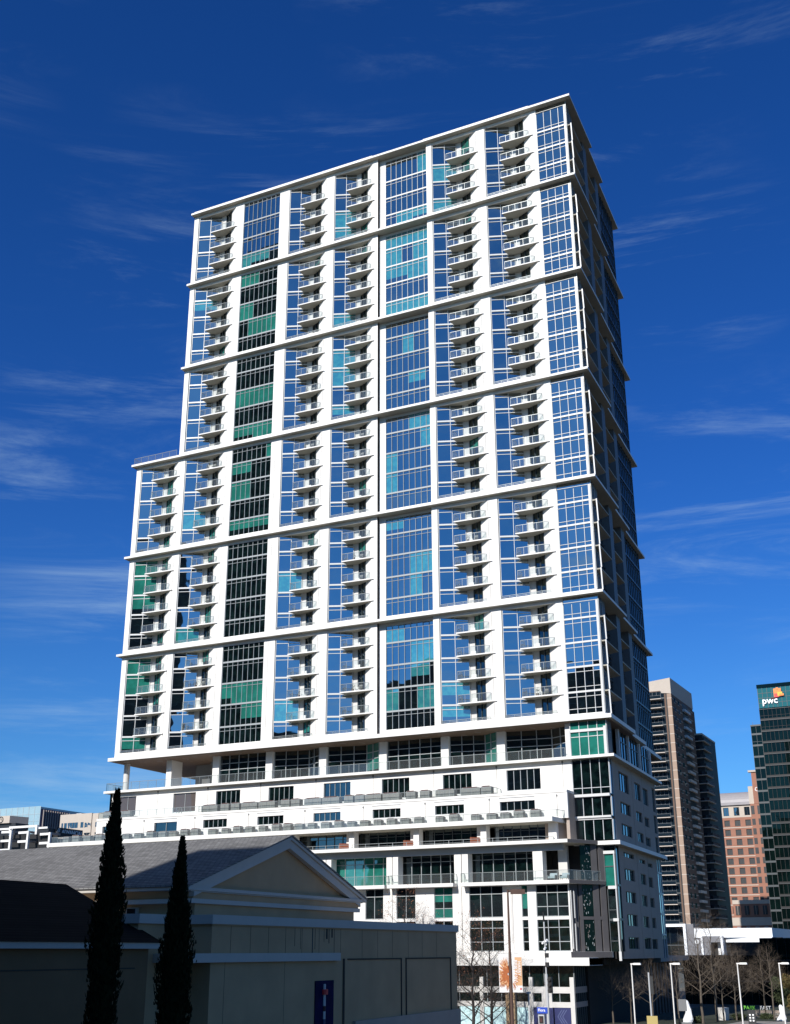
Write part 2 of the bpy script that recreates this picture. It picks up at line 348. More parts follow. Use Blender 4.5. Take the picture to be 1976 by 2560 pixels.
# ================================================================ MAIN TOWER
ORD = ['first', 'second', 'third', 'fourth', 'fifth', 'sixth', 'seventh', 'eighth', 'ninth', 'tenth', 'eleventh', 'twelfth', 'thirteenth', 'fourteenth', 'fifteenth', 'sixteenth', 'seventeenth', 'eighteenth', 'nineteenth', 'twentieth']
ORD += ['twenty-'+o_ for o_ in ORD[:9]]+['thirtieth']+['thirty-'+o_ for o_ in ORD[:9]]+['fortieth']
FH = 3.15; BH = 15.75; YW = 0.85
tower = thing('apartment_tower', (-38, 18, GZ), 'tall white apartment tower with blue windows and stacked balconies above a stepped podium', 'building')
blocks = []
for b in range(6):
    z0 = 78.75-15.75*b; zt = 92.47 if b == 0 else z0+15.75-0.33
    nf = 4 if b == 0 else 5
    blocks.append(dict(i=b, z0=z0, zt=zt, fl=[z0+FH*k for k in range(nf)], XL=-68.2 if b < 3 else -76.5))
def slabpoly(xl): return [(xl, 0), (0, 0), (-0.70, 13.4), (-1.25, 13.4), (-1.85, 23.0), (-2.5, 23.0), (-3.4, 37.2), (xl, 37.2)]
# slabs at every fifth floor, wrapping the corner
for k in range(7):
    z = 92.81 if k == 0 else 94.5-15.75*k
    xl = -68.35 if k < 3 else -77.0
    s = MB()
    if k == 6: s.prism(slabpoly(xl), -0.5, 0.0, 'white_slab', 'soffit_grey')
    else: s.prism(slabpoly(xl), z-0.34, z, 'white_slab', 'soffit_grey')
    o = s.build('floor_band' if k else 'roof_slab', tower)
s = MB()      # timber-lined underside of the lowest slab, set inside the fascia
s.prism([(-76.6, 0.35), (-0.5, 0.35), (-1.1, 13.2), (-2.9, 22.8), (-3.8, 36.8), (-76.6, 36.8)], -0.56, -0.503, 'wood_soffit')
random.seed(3)
for k in range(30):
    x = -75+k*2.45; y = 1.2+1.6*((k*7) % 5)/4
    s.obox((x, y), (x+0.5, y+0.8), 0, 0.06, -0.585, -0.56, 'mullion_light')
s.build('timber_soffit', tower)
s = MB(); s.box(-67.9, -33.2, 0.25, 0.6, 92.81, 93.12, 'white_slab'); s.box(-24.2, -6.6, 0.25, 0.6, 92.81, 93.12, 'white_slab'); s.box(-68.0, -67.7, 0.6, 36, 92.81, 93.1, 'white_slab')
s.build('parapet', tower)
# core: solid body behind the facades
s = MB()
for B in blocks:
    s.box(B['XL']+0.2, -4.4, 2.75, 36.4, B['z0'], B['zt'], 'pier_concrete')
    s.box(B['XL'], B['XL']+0.19, 0.86, 36.6, B['z0'], B['zt'], 'white_paint')
s.build('core_wall', tower)

def onebox(name, *a):
    s_ = MB(); s_.box(*a); return s_.build(name, tower)
# x layout of the bays:  (kind, x0, x1)
NOTCH = [('F', -75.6, 0.98), ('E', -66.9, 0.97), ('D', -48.96, 0.93), ('C', -40.4, 0.93), ('B', -23.05, 1.0), ('A', -14.1, 1.0)]
def notch_pts(s0, wf): return [(s0, YW), (s0+3.7*wf, 2.35), (s0+4.55*wf, 2.35), (s0+6.15*wf, 1.62), (s0+7.55*wf, YW)]
balc_parts = []
for B in blocks:
    z0, zt, fl, i = B['z0'], B['zt'], B['fl'], B['i']
    up = z0+0.72
    W = MB()
    bays = [n for n in NOTCH if not (n[0] == 'F' and i < 3)]
    # piers
    segs = []
    first_s = bays[0][1]
    if i < 3: first_s = -67.3
    segs.append((B['XL'], first_s))
    ends = {'F': -66.9, 'E': -57.95, 'D': -40.4, 'C': -32.45, 'B': -14.1, 'A': -5.65}
    for nm, s0, wf in bays: segs.append((s0+7.55*wf, ends[nm]))
    segs.append((-50.8, -48.96)); segs.append((-23.95, -23.05))
    for a, b in segs: onebox('pier', a, b, YW, YW+0.55, z0, zt, 'white_paint')
    # seams beside the columns
    for x in (-59.0, -50.1, -41.9, -15.5, -67.9 if i >= 3 else -59.0): W.box(x-0.02, x+0.02, YW-0.004, YW, z0+0.9, zt-0.6, 'dark_joint')
    for nm, s0, wf in bays:                                     # splayed wall, pier and upstand of each notch
        s1 = -67.3 if (nm == 'E' and i < 3) else s0
        q = notch_pts(s0, wf)
        W.prism([q[3], q[4], (q[4][0], 2.74), (q[3][0], 2.74)], z0, zt, 'white_paint')
        W.box(q[1][0], q[2][0], 2.35, 2.74, z0, zt, 'pier_concrete')
        W.box(s1, q[4][0], YW+0.0, YW+0.12, z0, up, 'white_paint')
        W.box(s1, q[4][0], YW+0.05, YW+0.3, zt-0.42, zt, 'white_slab')
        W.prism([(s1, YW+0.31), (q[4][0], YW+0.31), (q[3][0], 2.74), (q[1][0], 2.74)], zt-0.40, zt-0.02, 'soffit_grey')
    # G2 and G1 and corner upstands and heads
    W.box(-57.95, -50.8, YW, YW+0.5, z0, up-0.05, 'white_paint'); W.box(-57.95, -50.8, YW+0.05, YW+0.5, zt-0.4, zt, 'white_slab')
    W.box(-32.45, -23.95, 1.55, 2.7, z0, up+0.0, 'white_paint'); W.box(-32.45, -31.45, 1.55, 2.7, up, zt, 'white_paint')
    W.box(-32.6, -32.45, YW+0.02, 2.7, z0, zt, 'frame_grey')
    W.box(-31.45, -23.95, 1.6, 2.7, zt-0.4, zt, 'white_slab')
    W.box(-5.65, -0.98, YW, 2.0, z0, z0+0.42, 'white_paint')
    for zz in [z0+1.2+2.1*k for k in range(7)]:
        if zz < zt-0.5: W.box(-32.452, -32.43, 1.15, 1.27, zz, zz+0.14, 'dark_joint')
    W.build('facade_wall', tower)
    # ---- flush glass bays
    for nm in ('G2', 'G1', 'corner'):
        F, G = MB(), MB(); rnd = random.Random(100*i+{'G2': 1, 'G1': 2, 'corner': 3}[nm])
        if nm == 'G2':
            glazing(F, G, (-57.9, 1.0), (-50.85, 1.0), up-0.05, zt-0.4, 8, fl, tr=(0.47,), pblind=[0.3, 0.2, 0.2, 0.5, 0.4, 0.25][i], rnd=rnd, fm='mullion_light', gl='glass' if i == 0 else 'glass_low', bl='glass_blind' if i == 0 else 'glass_blind_low', md=0.08)
        elif nm == 'G1':
            glazing(F, G, (-31.42, 1.65), (-23.97, 1.65), up, zt-0.4, 8, fl, tr=(0.47,), pblind=[0.3, 0.35, 0.3, 0.35, 0.35, 0.5][i], rnd=rnd, fm='frame_white' if i < 2 else 'mullion_light', md=0.08)
        else:
            glazing(F, G, (-5.6, 0.95), (-1.0, 0.95), z0+0.42, zt-0.05, 4, fl, tr=(0.5, -0.5), pblind=0.0, rnd=rnd, fm='frame_white', mw=0.06, vtop=zt-0.9)
            F.box(-1.28, -1.0, 0.80, 1.05, z0+0.42, zt-0.75, 'frame_white')
            F2 = MB()
            glazing(F, G, (-1.0, 0.98), (-1.12, 2.9), z0+0.42, zt-0.05, 2, fl, tr=(0.5,), rnd=rnd, fm='mullion_light', gl='glass_side', jit=0.002)
        f = F.build('glazed_bay', tower); gg = G.build('glass', f)
    # ---- notch glazing and doors
    for nm, s0, wf in bays:
        q = notch_pts(s0, wf); s1 = s0 if not (nm == 'E' and i < 3) else -67.25
        F, G = MB(), MB(); rnd = random.Random(1000*i+ord(nm))
        F.box(s1, s1+0.06, YW+0.1, YW+0.35, up, zt-0.4, 'mullion_dark')
        pb = {'F': 0.3, 'E': 0.12, 'D': 0.12, 'C': 0.15, 'B': 0.12, 'A': 0.02}[nm]*(1.2 if i > 3 else 0.7)
        glazing(F, G, (s1+0.12, YW+0.13), (q[1][0], q[1][1]-0.02), up-0.02, zt-0.4, [0.0, 0.5, 0.98], fl, tr=(0.45,), pblind=pb, bl='glass_blind_low' if (i > 3 and nm in 'FE') else 'glass_blind', rnd=rnd, fm='frame_white', mw=0.075)
        glazing(F, G, (q[2][0]+0.02, q[2][1]), (q[3][0], q[3][1]), up-0.02, zt-0.4, [0, 0.5, 1], fl, sp=0.1, pblind=pb*1.2, rnd=rnd, fm='mullion_dark', mw=0.05, gl='glass_low', bl='glass_blind_low')  # door frames coloured dark to deepen the recess shadow
        f = F.build('glazed_bay', tower); G.build('glass', f)
        # balconies, one per floor above the block's first
        for z in fl[1:]:
            balc_parts.append((z, s0, wf, q, rnd.random()))
        Rr = MB(); railing(Rr, [(s1+0.15, YW-0.04), (s0+7.0*wf, YW-0.04)], up, up+0.36, step=1.1, mid=True); Rr.build('handrail', tower)
balc_parts.sort()
def balcony_mb(z, s0, wf, q):
    s = MB()
    p = [(s0+2.55*wf, 0.48), (s0+7.95*wf, 0.66), (s0+7.6*wf, 0.83), (q[3][0]+0.02, 1.6), (q[2][0], 2.33), (q[1][0], 2.33), (s0+2.75*wf, 1.93)]
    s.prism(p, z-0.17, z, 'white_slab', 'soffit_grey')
    return s
def rail_mb(z, s0, wf, q):
    s = MB()
    railing(s, [(s0+2.85*wf, 1.55), (s0+2.62*wf, 0.55), (s0+6.55*wf, 0.68), (s0+7.1*wf, 1.05)], z, z+1.07, step=1.0)
    s.box(s0+4.0, s0+4.75, 1.9, 2.3, z, z+0.75, 'white_slab')         # condenser cabinet beside the door
    return s
rest_s, rest_r = MB(), MB()
for n, (z, s0, wf, q, rr) in enumerate(balc_parts):
    if n < 100:
        b_ = balcony_mb(z, s0, wf, q).build('balcony', tower)
        rm = rail_mb(z, s0, wf, q)
        rm.build('railing', b_)
        if rr < 0.28:                                         # a chair or a plant pot left out
            ch = MB(); cx = s0+5.3*wf
            ch.box(cx, cx+0.5, 0.95, 1.4, z+0.38, z+0.45, 'wicker'); ch.box(cx, cx+0.5, 1.36, 1.42, z+0.45, z+0.9, 'wicker')
            for dx in (0.02, 0.44):
                for dy in (0.97, 1.36): ch.box(cx+dx, cx+dx+0.04, dy, dy+0.04, z, z+0.38, 'grey_metal')
            stack = ['F', 'E', 'D', 'C', 'B', 'A'].index([n_[0] for n_ in NOTCH if n_[1] == s0][0]); up_n = sum(1 for q_ in balc_parts if q_[1] == s0 and q_[0] < z)
            if rr < 0.12:
                pl = MB(); rp = random.Random(n); pl.tube((cx-0.9, 1.15, z), (cx-0.9, 1.15, z+0.4), 0.16, 0.2, 'rust_metal', 10)
                for _ in range(60):
                    c_ = Vector((cx-0.9, 1.15, z+0.7))+Vector((rp.gauss(0, .16), rp.gauss(0, .16), rp.gauss(0, .2))); a_ = Vector((rp.uniform(-1, 1), rp.uniform(-1, 1), rp.uniform(-1, 1)))*0.09; b2_ = Vector((rp.uniform(-1, 1), rp.uniform(-1, 1), rp.uniform(-1, 1)))*0.09
                    pl.face([c_, c_+a_, c_+a_+b2_, c_+b2_], 'evergreen_leaf')
                tag(pl.build('potted_plant'), 'potted plant on the %s balcony up in the %s balcony stack from the left' % (ORD[up_n], ORD[stack]), 'plant', 'potted plants on the balconies')
            o = ch.build('balcony_chair')
            tag(o, 'dark chair on the %s balcony up in the %s balcony stack from the left' % (ORD[up_n], ORD[stack]), 'chair', 'chairs out on the balconies')
    else:
        for mb_, t_ in ((balcony_mb(z, s0, wf, q), rest_s), (rail_mb(z, s0, wf, q), rest_r)):
            k = len(t_.v); t_.v += mb_.v
            for f_, mi_ in zip(mb_.f, mb_.m): t_.f.append(tuple(k+a for a in f_)); t_.m.append(t_.mi(mb_.names[mi_]))
b_ = rest_s.build('balcony', tower); b_['kind'] = 'stuff'
rest_r.build('railing', b_)['kind'] = 'stuff'
# terrace rail on the shoulder where the tower steps back at its left
s = MB(); railing(s, [(-76.7, 6.0), (-76.7, 0.3), (-68.3, 0.3)], 47.25, 48.4, step=1.3); s.build('railing', tower)

# ---- side facade (in shade)
def sx(off, y): return off-0.052*y
for B in blocks:
    z0, zt, fl, i = B['z0'], B['zt'], B['fl'], B['i']
    for off, ya, yb in ((-1.02, 2.9, 4.9), (-1.02, 11.3, 13.3), (-1.55, 20.9, 23.0), (-2.2, 34.3, 35.3)):
        W = MB(); W.obox((sx(off, ya), ya), (sx(off, yb), yb), -1.6, 0.0, z0, zt, 'side_panel')
        W.build('side_column', tower)
    for off, ya, yb, back, nc in ((-2.1, 4.9, 11.3, -3.2, 6), (-2.6, 13.3, 20.9, -3.2, 6)):
        F, G = MB(), MB(); rnd = random.Random(i*7+int(ya))
        glazing(F, G, (sx(off, ya), ya), (sx(off, yb), yb), z0, zt, nc, fl, tr=(0.5,), pblind=0.03, rnd=rnd, fm='mullion_dark', gl='glass_side', jit=0.002)
        f = F.build('glazed_bay', tower); G.build('glass', f)
    F, G = MB(), MB(); rnd = random.Random(i*7+99)
    glazing(F, G, (sx(-2.0, 23.0), 23.0), (sx(-2.0, 34.3), 34.3), z0, zt, 9, fl, tr=(0.5,), rnd=rnd, fm='mullion_dark', gl='glass_side', jit=0.003)
    glazing(F, G, (sx(-2.4, 35.3), 35.3), (sx(-2.4, 36.5), 36.5), z0, zt, 1, fl, tr=(0.5,), rnd=rnd, fm='mullion_dark', gl='glass_side', jit=0.003)
    f = F.build('glazed_bay', tower); G.build('glass', f)
    for z in fl[1:]:
        s = MB()
        s.prism([(-0.28, 1.1), (-0.62, 7.6), (-2.3, 8.4), (-2.3, 4.9), (-1.15, 4.9), (-1.1, 1.1)], z-0.17, z, 'soffit_grey'); s.build('loggia_slab', tower); s = MB()
        s.prism([(-1.75, 13.4), (-2.05, 18.7), (-3.2, 19.4), (-3.2, 13.4)], z-0.17, z, 'soffit_grey')
        s.build('loggia_slab', tower)
    s = MB()
    for k, z in enumerate(fl[:-1]): s.hexa([(-0.30+0.02*(k % 2), 0.86, z+0.02), (-0.14+0.02*(k % 2), 0.86, z+0.02), (-0.14+0.02*(k % 2), 0.96, z+0.02), (-0.30+0.02*(k % 2), 0.96, z+0.02),
        (-0.36, 0.86, z+FH-0.02), (-0.20, 0.86, z+FH-0.02), (-0.20, 0.96, z+FH-0.02), (-0.36, 0.96, z+FH-0.02)], 'frame_white')
    s.build('fin', tower)

# ---- amenity floor (between the tower and the white podium)
AZ0, AZ1 = -4.83, -0.56
s = MB(); s.prism([(-77.3, 0.0), (-0.0, 0.0), (-1.5, 28.6), (-77.3, 28.6)], AZ0-0.33, AZ0, 'white_slab', 'soffit_grey'); s.build('terrace_slab', tower)
acol = (-59.6, -50.6, -41.9, -32.6, -23.5, -15.6)
for x in acol: onebox('column', x-0.55, x+0.55, 2.9, 3.7, AZ0, AZ1, 'white_paint')
onebox('column', -6.4, -5.75, 1.3, 3.4, AZ0, AZ1, 'white_paint')
onebox('column', -68.35, -67.4, 2.9, 5.5, AZ0, AZ1, 'white_paint'); onebox('column', -69.6, -68.6, 12, 16, AZ0, AZ1, 'slate_panel')
s = MB(); s.tube((-75.7, 3.0, AZ0), (-75.7, 3.0, AZ1), 0.45, 0.45, 'pier_concrete', 16); s.build('column', tower)
s = MB(); s.box(-63.4, -60.2, 7.0, 30, AZ0, AZ1, 'grey_metal'); s.box(-67.4, -65.4, 9.0, 30, AZ0, AZ1, 'grey_metal'); s.box(-65.4, -63.4, 9.0, 30, AZ0+2.5, AZ1, 'grey_metal')
s.box(-74.2, -70.0, 5.5, 6.1, AZ0, AZ0+0.75, 'rust_screen'); s.box(-65.1, -63.6, 7.4, 8.2, AZ0, AZ0+1.9, 'white_paint'); s.build('terrace_wall', tower)
xs_ = [-59.05]+[a for x in acol[1:] for a in (x-0.55, x+0.55)]+[-6.4]
for k in range(0, len(xs_)-1, 2):
    F, G = MB(), MB(); rnd = random.Random(50+k); a, b = xs_[k], xs_[k+1]
    if k//2 in (1, 2, 4, 5):
        xm = a+(b-a)*0.68
        glazing(F, G, (a, 3.5), (xm, 3.5+0.9), AZ0, AZ1, 3, (), tr=(1.0, 1.9), fm='mullion_light', gl='glass_low', bl='glass_blind_low', pblind=0.12, rnd=rnd, mw=0.08)
        glazing(F, G, (xm, 3.5+0.9), (b, 2.95), AZ0, AZ1, 2, (), tr=(1.0, 1.9), fm='mullion_light', gl='glass_low', bl='glass_blind_low', pblind=0.25, rnd=rnd, mw=0.08)
    else:
        glazing(F, G, (a, 3.3), (b, 3.3), AZ0, AZ1, 5, (), tr=(1.0, 1.9), fm='mullion_light', gl='glass_low', bl='glass_blind_low', pblind=0.25, rnd=rnd, mw=0.08)
    f = F.build('glazed_bay', tower); G.build('glass', f)
s = MB(); s.box(-60, -4.4, 4.6, 28, AZ0, AZ1, 'interior'); s.build('core_wall', tower)
F, G = MB(), MB()
glazing(F, G, (-5.6, 0.95), (-1.0, 0.95), AZ0, AZ1, 4, (), tr=(1.05, 1.75), fm='frame_white', mw=0.08, gl='glass_blind_low', rnd=random.Random(5))
F.box(-5.62, -1.0, 0.78, 0.94, AZ1-1.28, AZ1-0.95, 'frame_white'); F.box(-1.35, -1.0, 0.76, 1.0, AZ0, AZ1-0.75, 'frame_white'); F.box(-5.95, -5.6, 0.78, 1.0, AZ0, AZ1-1.0, 'frame_white')
glazing(F, G, (-1.0, 0.98), (-1.15, 3.2), AZ0, AZ1, 3, (), tr=(1.1,), fm='mullion_light', gl='glass_side', rnd=random.Random(5))
f = F.build('glazed_bay', tower); G.build('glass', f)
for y in (3.3, 8.0, 13.5, 20.3, 27.0): onebox('column', sx(-1.1, y)-0.4, sx(-1.1, y), y, y+0.45, AZ0, AZ1, 'pier_concrete')
F, G = MB(), MB()
glazing(F, G, (sx(-2.0, 3.5), 3.5), (sx(-2.0, 8.2), 8.2), AZ0, AZ1, 3, (), tr=(1.2,), fm='mullion_dark', gl='interior', bl='interior', rnd=random.Random(8))
glazing(F, G, (sx(-1.35, 8.2), 8.2), (sx(-1.35, 27.2), 27.2), AZ0, AZ1, 12, (), tr=(1.2,), fm='mullion_dark', gl='glass', rnd=random.Random(8), mw=0.1)
f = F.build('glazed_bay', tower); G.build('glass', f)
s = MB(); railing(s, [(-77.0, 5), (-77.0, 0.25), (-6.2, 0.25)], AZ0, AZ0+1.15, step=1.5); s.build('railing', tower)

# ---- podium, upper white walls
def wall_with_windows(mb, x0, x1, y, th, z0, z1, wins, m_='white_paint'):
    """white wall in the plane y, with real openings; wins = (xa, xb, za, zb) sorted by x"""
    wins = sorted(wins); cur = x0
    for xa, xb, za, zb in wins:
        mb.box(cur, xa, y, y+th, z0, z1, m_); mb.box(xa, xb, y, y+th, z0, za, m_); mb.box(xa, xb, y, y+th, zb, z1, m_); cur = xb
    mb.box(cur, x1, y, y+th, z0, z1, m_)
def window(x0, x1, y, z0, z1, nc, tr=(), gl='glass_low', bl='glass_blind_low', fm='mullion_light', parent=None, pblind=0.0, seed=0, rec=0.25, mw=0.06):
    F, G = MB(), MB(); rnd = random.Random(seed)
    yy = y+rec
    glazing(F, G, (x0+0.02, yy), (x1-0.02, yy), z0+0.02, z1-0.02, nc, (), tr=tr, gl=gl, bl=bl, fm=fm, pblind=pblind, rnd=rnd, mw=mw, md=0.07)
    F.box(x0+0.02, x1-0.02, yy-0.08, yy+0.02, z0+0.02, z0+0.09, fm)
    f = F.build('window', parent or tower); G.build('glass', f); return f
W = MB()
w1 = [(-14.2, -9.72, -8.42, -5.85), (-22.94, -18.94, -8.42, -5.85), (-31.73, -27.7, -8.42, -5.85), (-40.5, -36.4, -8.42, -5.85), (-49.2, -45.2, -8.42, -5.85), (-57.9, -53.85, -8.42, -5.85), (-65.25, -61.35, -8.42, -5.75), (-75.1, -71.87, -8.42, -5.7)]
wall_with_windows(W, -76.7, -5.65, 0.85, 0.4, -9.3, AZ0-0.33, w1)
for x in (-6.8, -15.5, -24.2, -33.0, -41.7, -50.5, -59.3, -68.0): W.box(x-0.025, x+0.025, 0.846, 0.85, -9.2, -5.2, 'dark_joint'); W.box(x-0.1, x+0.1, 0.78, 0.85, -5.45, -5.2, 'grey_metal')
W.box(-76.7, -76.3, 0.85, 28, -9.3, AZ0-0.33, 'white_paint'); W.box(-76.3, -3.2, 2.2, 27.5, -9.3, AZ0-0.33, 'interior')
W.build('podium_wall', tower)
for k, (a, b, c, d) in enumerate(w1):
    lv = k >= 6
    window(a, b, 0.85, c, d, 2 if lv else 5, gl='louvre' if lv else ('glass' if k == 0 else 'glass_low'), seed=k, fm='mullion_light')
W = MB(); YA = -1.9
w2 = [(-14.15, -9.62, -11.15, -10.02), (-22.85, -18.9, -11.15, -10.02), (-31.65, -27.65, -11.15, -10.02), (-40.4, -36.35, -11.15, -10.02), (-49.1, -45.0, -11.15, -10.02), (-57.9, -54.0, -11.15, -10.02), (-66.2, -62.3, -12.0, -10.02), (-75.4, -73.9, -11.1, -10.1)]
W.box(-76.5, -5.5, YA-0.08, 0.85, -9.3, -9.0, 'white_slab')
wall_with_windows(W, -76.5, -5.5, YA, 0.4, -12.3, -9.3, w2)
for a, b, c, d in w2[:7]: W.box(a-0.1, b, YA-0.07, YA, d+0.42, d+0.5, 'frame_grey')
for x in (-6.8, -15.5, -24.2, -33.0, -41.7, -50.5, -59.3, -68.0): W.box(x-0.025, x+0.025, YA-0.004, YA, -12.2, -9.5, 'dark_joint'); W.box(x-0.09, x+0.09, YA-0.07, YA, -9.75, -9.55, 'grey_metal')
W.box(-5.9, -5.5, YA+0.4, 0.95, -14.9, -9.3, 'grey_wall'); W.box(-76, -5.9, 2.2, 27, -14.95, -9.3, 'interior'); W.build('podium_wall', tower)
for k, (a, b, c, d) in enumerate(w2):
    window(a, b, YA, c, d, 5 if k < 6 else 2, gl='glass' if k == 0 else 'glass_low', seed=40+k)
s = MB(); railing(s, [(-76.3, 0.8), (-76.3, YA+0.06), (-15.0, YA+0.06), (-15.0, 0.8)], -9.0, -8.1, step=1.45, gm='rail_glass'); s.build('railing', tower)
# terrace B
s = MB(); s.prism([(-83.3, -4.3), (-6.7, -4.3), (-5.95, 0.8), (-83.3, 0.8)], -12.83, -12.3, 'white_slab', 'soffit_grey'); s.build('terrace_slab', tower)
s = MB(); railing(s, [(-83.1, -1.0), (-83.1, -3.6), (-6.35, -3.6), (-5.62, -1.0)], -12.3, -11.45, step=1.7); s.build('railing', tower)
s = MB(); s.box(-83.2, -76.5, -1.9, 20, -40, -12.83, 'white_paint'); s.build('podium_wall', tower)
# loggia level
s = MB(); s.prism([(-83.3, -4.4), (-4.95, -4.4), (-2.25, 0.85), (-83.3, 0.85)], -15.32, -14.93, 'white_slab', 'soffit_grey'); s.build('terrace_slab', tower)
for x in (-15.9, -24.9, -34.0, -42.8, -51.6, -60.4): onebox('column', x-1.15, x-0.55, -2.4, -1.9, -14.93, -12.83, 'white_paint'); onebox('column', x-0.4, x+0.35, -3.1, -1.9, -14.93, -12.83, 'white_paint')
onebox('column', -7.9, -6.9, -2.4, -1.6, -14.93, -12.83, 'white_paint'); s = MB(); s.prism([(-8.6, -1.5), (-6.9, -1.55), (-5.55, 0.8), (-8.6, 0.8)], -14.93, -12.83, 'grey_wall')
s.build('podium_wall', tower)
for k, (a, b) in enumerate(((-14.6, -8.6), (-24.0, -17.2), (-33.2, -26.2), (-42, -35.2), (-51, -44), (-60, -53))):
    F, G = MB(), MB(); glazing(F, G, (a-0.6, -1.0), (b, -1.0), -14.93, -12.83, 6, (), tr=(0.5,), gl='glass' if k == 0 else 'glass_low', rnd=random.Random(k), fm='mullion_dark')
    f = F.build('glazed_bay', tower); G.build('glass', f)
for x in (-16.1, -25.1, -34.2, -43.0):
    s = MB(); s.prism([(x-1.5, -3.3), (x-1.35, -3.3), (x-0.5, -2.6), (x-0.7, -2.6)], -14.9, -14.15, 'rust_screen'); s.build('timber_screen', tower)
s = MB(); railing(s, [(-60, -4.2), (-8.6, -4.2), (-7.2, -2.6)], -14.93, -14.45, step=1.9, glass=False, mid=True, pw=0.07); s.build('handrail', tower)
# level with deep balconies
s = MB()
s.box(-60, -6.0, -3.15, -2.6, -16.05, -15.32, 'frame_grey')
piers = ((-9.75, -8.55), (-19.85, -18.95), (-18.85, -18.05), (-29.05, -28.3), (-28.2, -27.45), (-38.5, -37.75), (-37.65, -36.95), (-48, -46.5), (-57, -55.5))
for a, b in piers: onebox('pier', a, b, -3.1, -1.7, -19.86, -16.05, 'white_paint')
s.box(-60, -8.55, 0.3, 0.6, -27.2, -15.3, 'interior')
s.box(-7.3, -6.2, -1.1, -0.4, -19.6, -15.32, 'pier_concrete')
s.build('podium_wall', tower)
for k, (a, b) in enumerate(((-18.05, -9.75), (-27.45, -19.85), (-36.95, -29.05), (-46.5, -38.5), (-55.5, -48))):
    s = MB(); s.box(a-0.9, b+(0.35 if k else 5.6), -4.4, -1.4, -19.85, -19.45, 'white_slab') if k else s.prism([(-18.6, -4.4), (-5.0, -4.4), (-2.25, 0.85), (-2.25, 0.9), (-18.6, 0.9)], -19.85, -19.45, 'white_slab')
    bb = s.build('balcony', tower)
    s = MB()
    if k: railing(s, [(a-0.8, -3.2), (a-0.8, -4.3), (b+0.3, -4.3), (b+0.3, -3.1)], -19.45, -18.35, step=1.35)
    else: railing(s, [(-18.5, -3.2), (-18.5, -4.3), (-5.05, -4.3), (-2.7, 0.4)], -19.45, -18.35, step=1.35)
    s.build('railing', bb)
    F, G = MB(), MB()
    glazing(F, G, (a-0.3, -1.2), (b, -1.2), -19.45, -15.5, 6, (), tr=(1.1,), gl='glass_low', bl='glass_blind_low', pblind=0.12, rnd=random.Random(70+k), mw=0.07)
    f = F.build('glazed_bay', tower); G.build('glass', f)
s = MB(); s.prism([(-8.6, 0.4), (-3.0, 0.4), (-2.5, 0.85), (-8.6, 0.85)], -19.45, -15.32, 'black'); s.build('terrace_wall', tower)
# two tall residential floors below
W = MB(); YM = -3.1
wl = []
for za, zb in ((-23.40, -19.9), (-27.15, -23.72)):
    for a, b, nc in ((-9.55, -5.62, 3), (-11.35, -10.6, 1), (-18.0, -13.7, 3), (-22.6, -20.15, 2), (-27.7, -25.1, 2), (-32.0, -29.5, 2), (-36.9, -34.3, 2), (-41.5, -38.9, 2)):
        wl.append((a, b, za, zb, nc))
for za, zb in ((-23.40, -19.9), (-27.15, -23.72)):
    ws = [(a, b, c, d) for a, b, c, d, n in wl if c == za]
    wall_with_windows(W, -58, -5.45, YM, 0.35, za-0.31 if za > -25 else -27.2, 0 if False else (-19.85 if za > -25 else -23.71), ws)
for x in (-18.95, -28.25, -37.7): W.box(x-0.03, x+0.03, YM-0.005, YM, -27.2, -19.9, 'dark_joint')
W.box(-12.7, -12.45, YM-0.1, YM, -27.2, -20.4, 'pier_concrete')
W.build('podium_wall', tower)
for k, (a, b, c, d, nc) in enumerate(wl):
    low = c < -25
    window(a, b, YM, c, d, nc, tr=(0.72, 2.25) if (k % 3 == 0 or low) else (0.72,), seed=200+k, pblind=0.0 if a > -10 else 0.35, rec=0.15, mw=0.08)
# angled wall at the podium's right, shade put into its dark colour, with slot windows and patterned screens
s = MB(); A0 = Vector((-5.45, -3.1)); A1 = Vector((-2.3, 0.9)); dA = A1-A0
def ap(t): q = A0+dA*t; return (q.x, q.y)
for z0, z1, t0 in ((-27.2, -19.85, 0.0), (-19.45, -15.32, 0.55)):
    for ta, tb in ((t0, 0.215), (0.25, 0.34), (0.64, 0.80), (0.85, 1.0)):
        if tb <= t0: continue
        ta = max(ta, t0)
        s.obox(ap(ta), ap(tb), -0.4, 0.0, z0, z1, 'shaded_panel')
    s.obox(ap(max(0.215, t0)), ap(0.85), -0.5, -0.3, z0, z1, 'black')
s.obox(ap(0.25), ap(1.0), -0.2, 0.006, -23.75, -23.4, 'shaded_panel')
s.build('podium_wall', tower)
s = MB(); rnd = random.Random(12)
for z0, z1, t0 in ((-27.15, -23.8, 0.35), (-23.35, -19.95, 0.35), (-19.3, -15.5, 0.35)):
    s.obox(ap(t0), ap(0.635), -0.12, -0.06, z0, z1, 'glass_black')
    for k in range(26):                                     # a branching pattern of small bright chips
        t = rnd.uniform(t0+0.01, 0.61); z = rnd.uniform(z0+0.1, z1-0.3); h = rnd.uniform(0.08, 0.3)
        s.obox(ap(t), ap(t+rnd.uniform(0.006, 0.02)), -0.06, -0.045, z, z+h, rnd.choice(('slate_panel', 'mullion_light', 'mullion_dark')))
s.build('patterned_screen', tower)
s = MB(); s.obox((-5.3, -3.35), (-5.2, -3.3), 0, 0.05, -26.9, -20.6, 'frame_white'); s.obox((-5.05, -3.0), (-4.98, -2.95), 0, 0.12, -27.1, -24.2, 'frame_white'); s.obox((-5.05, -3.0), (-4.98, -2.95), 0, 0.12, -23.6, -20.6, 'frame_white'); s.build('fin', tower)
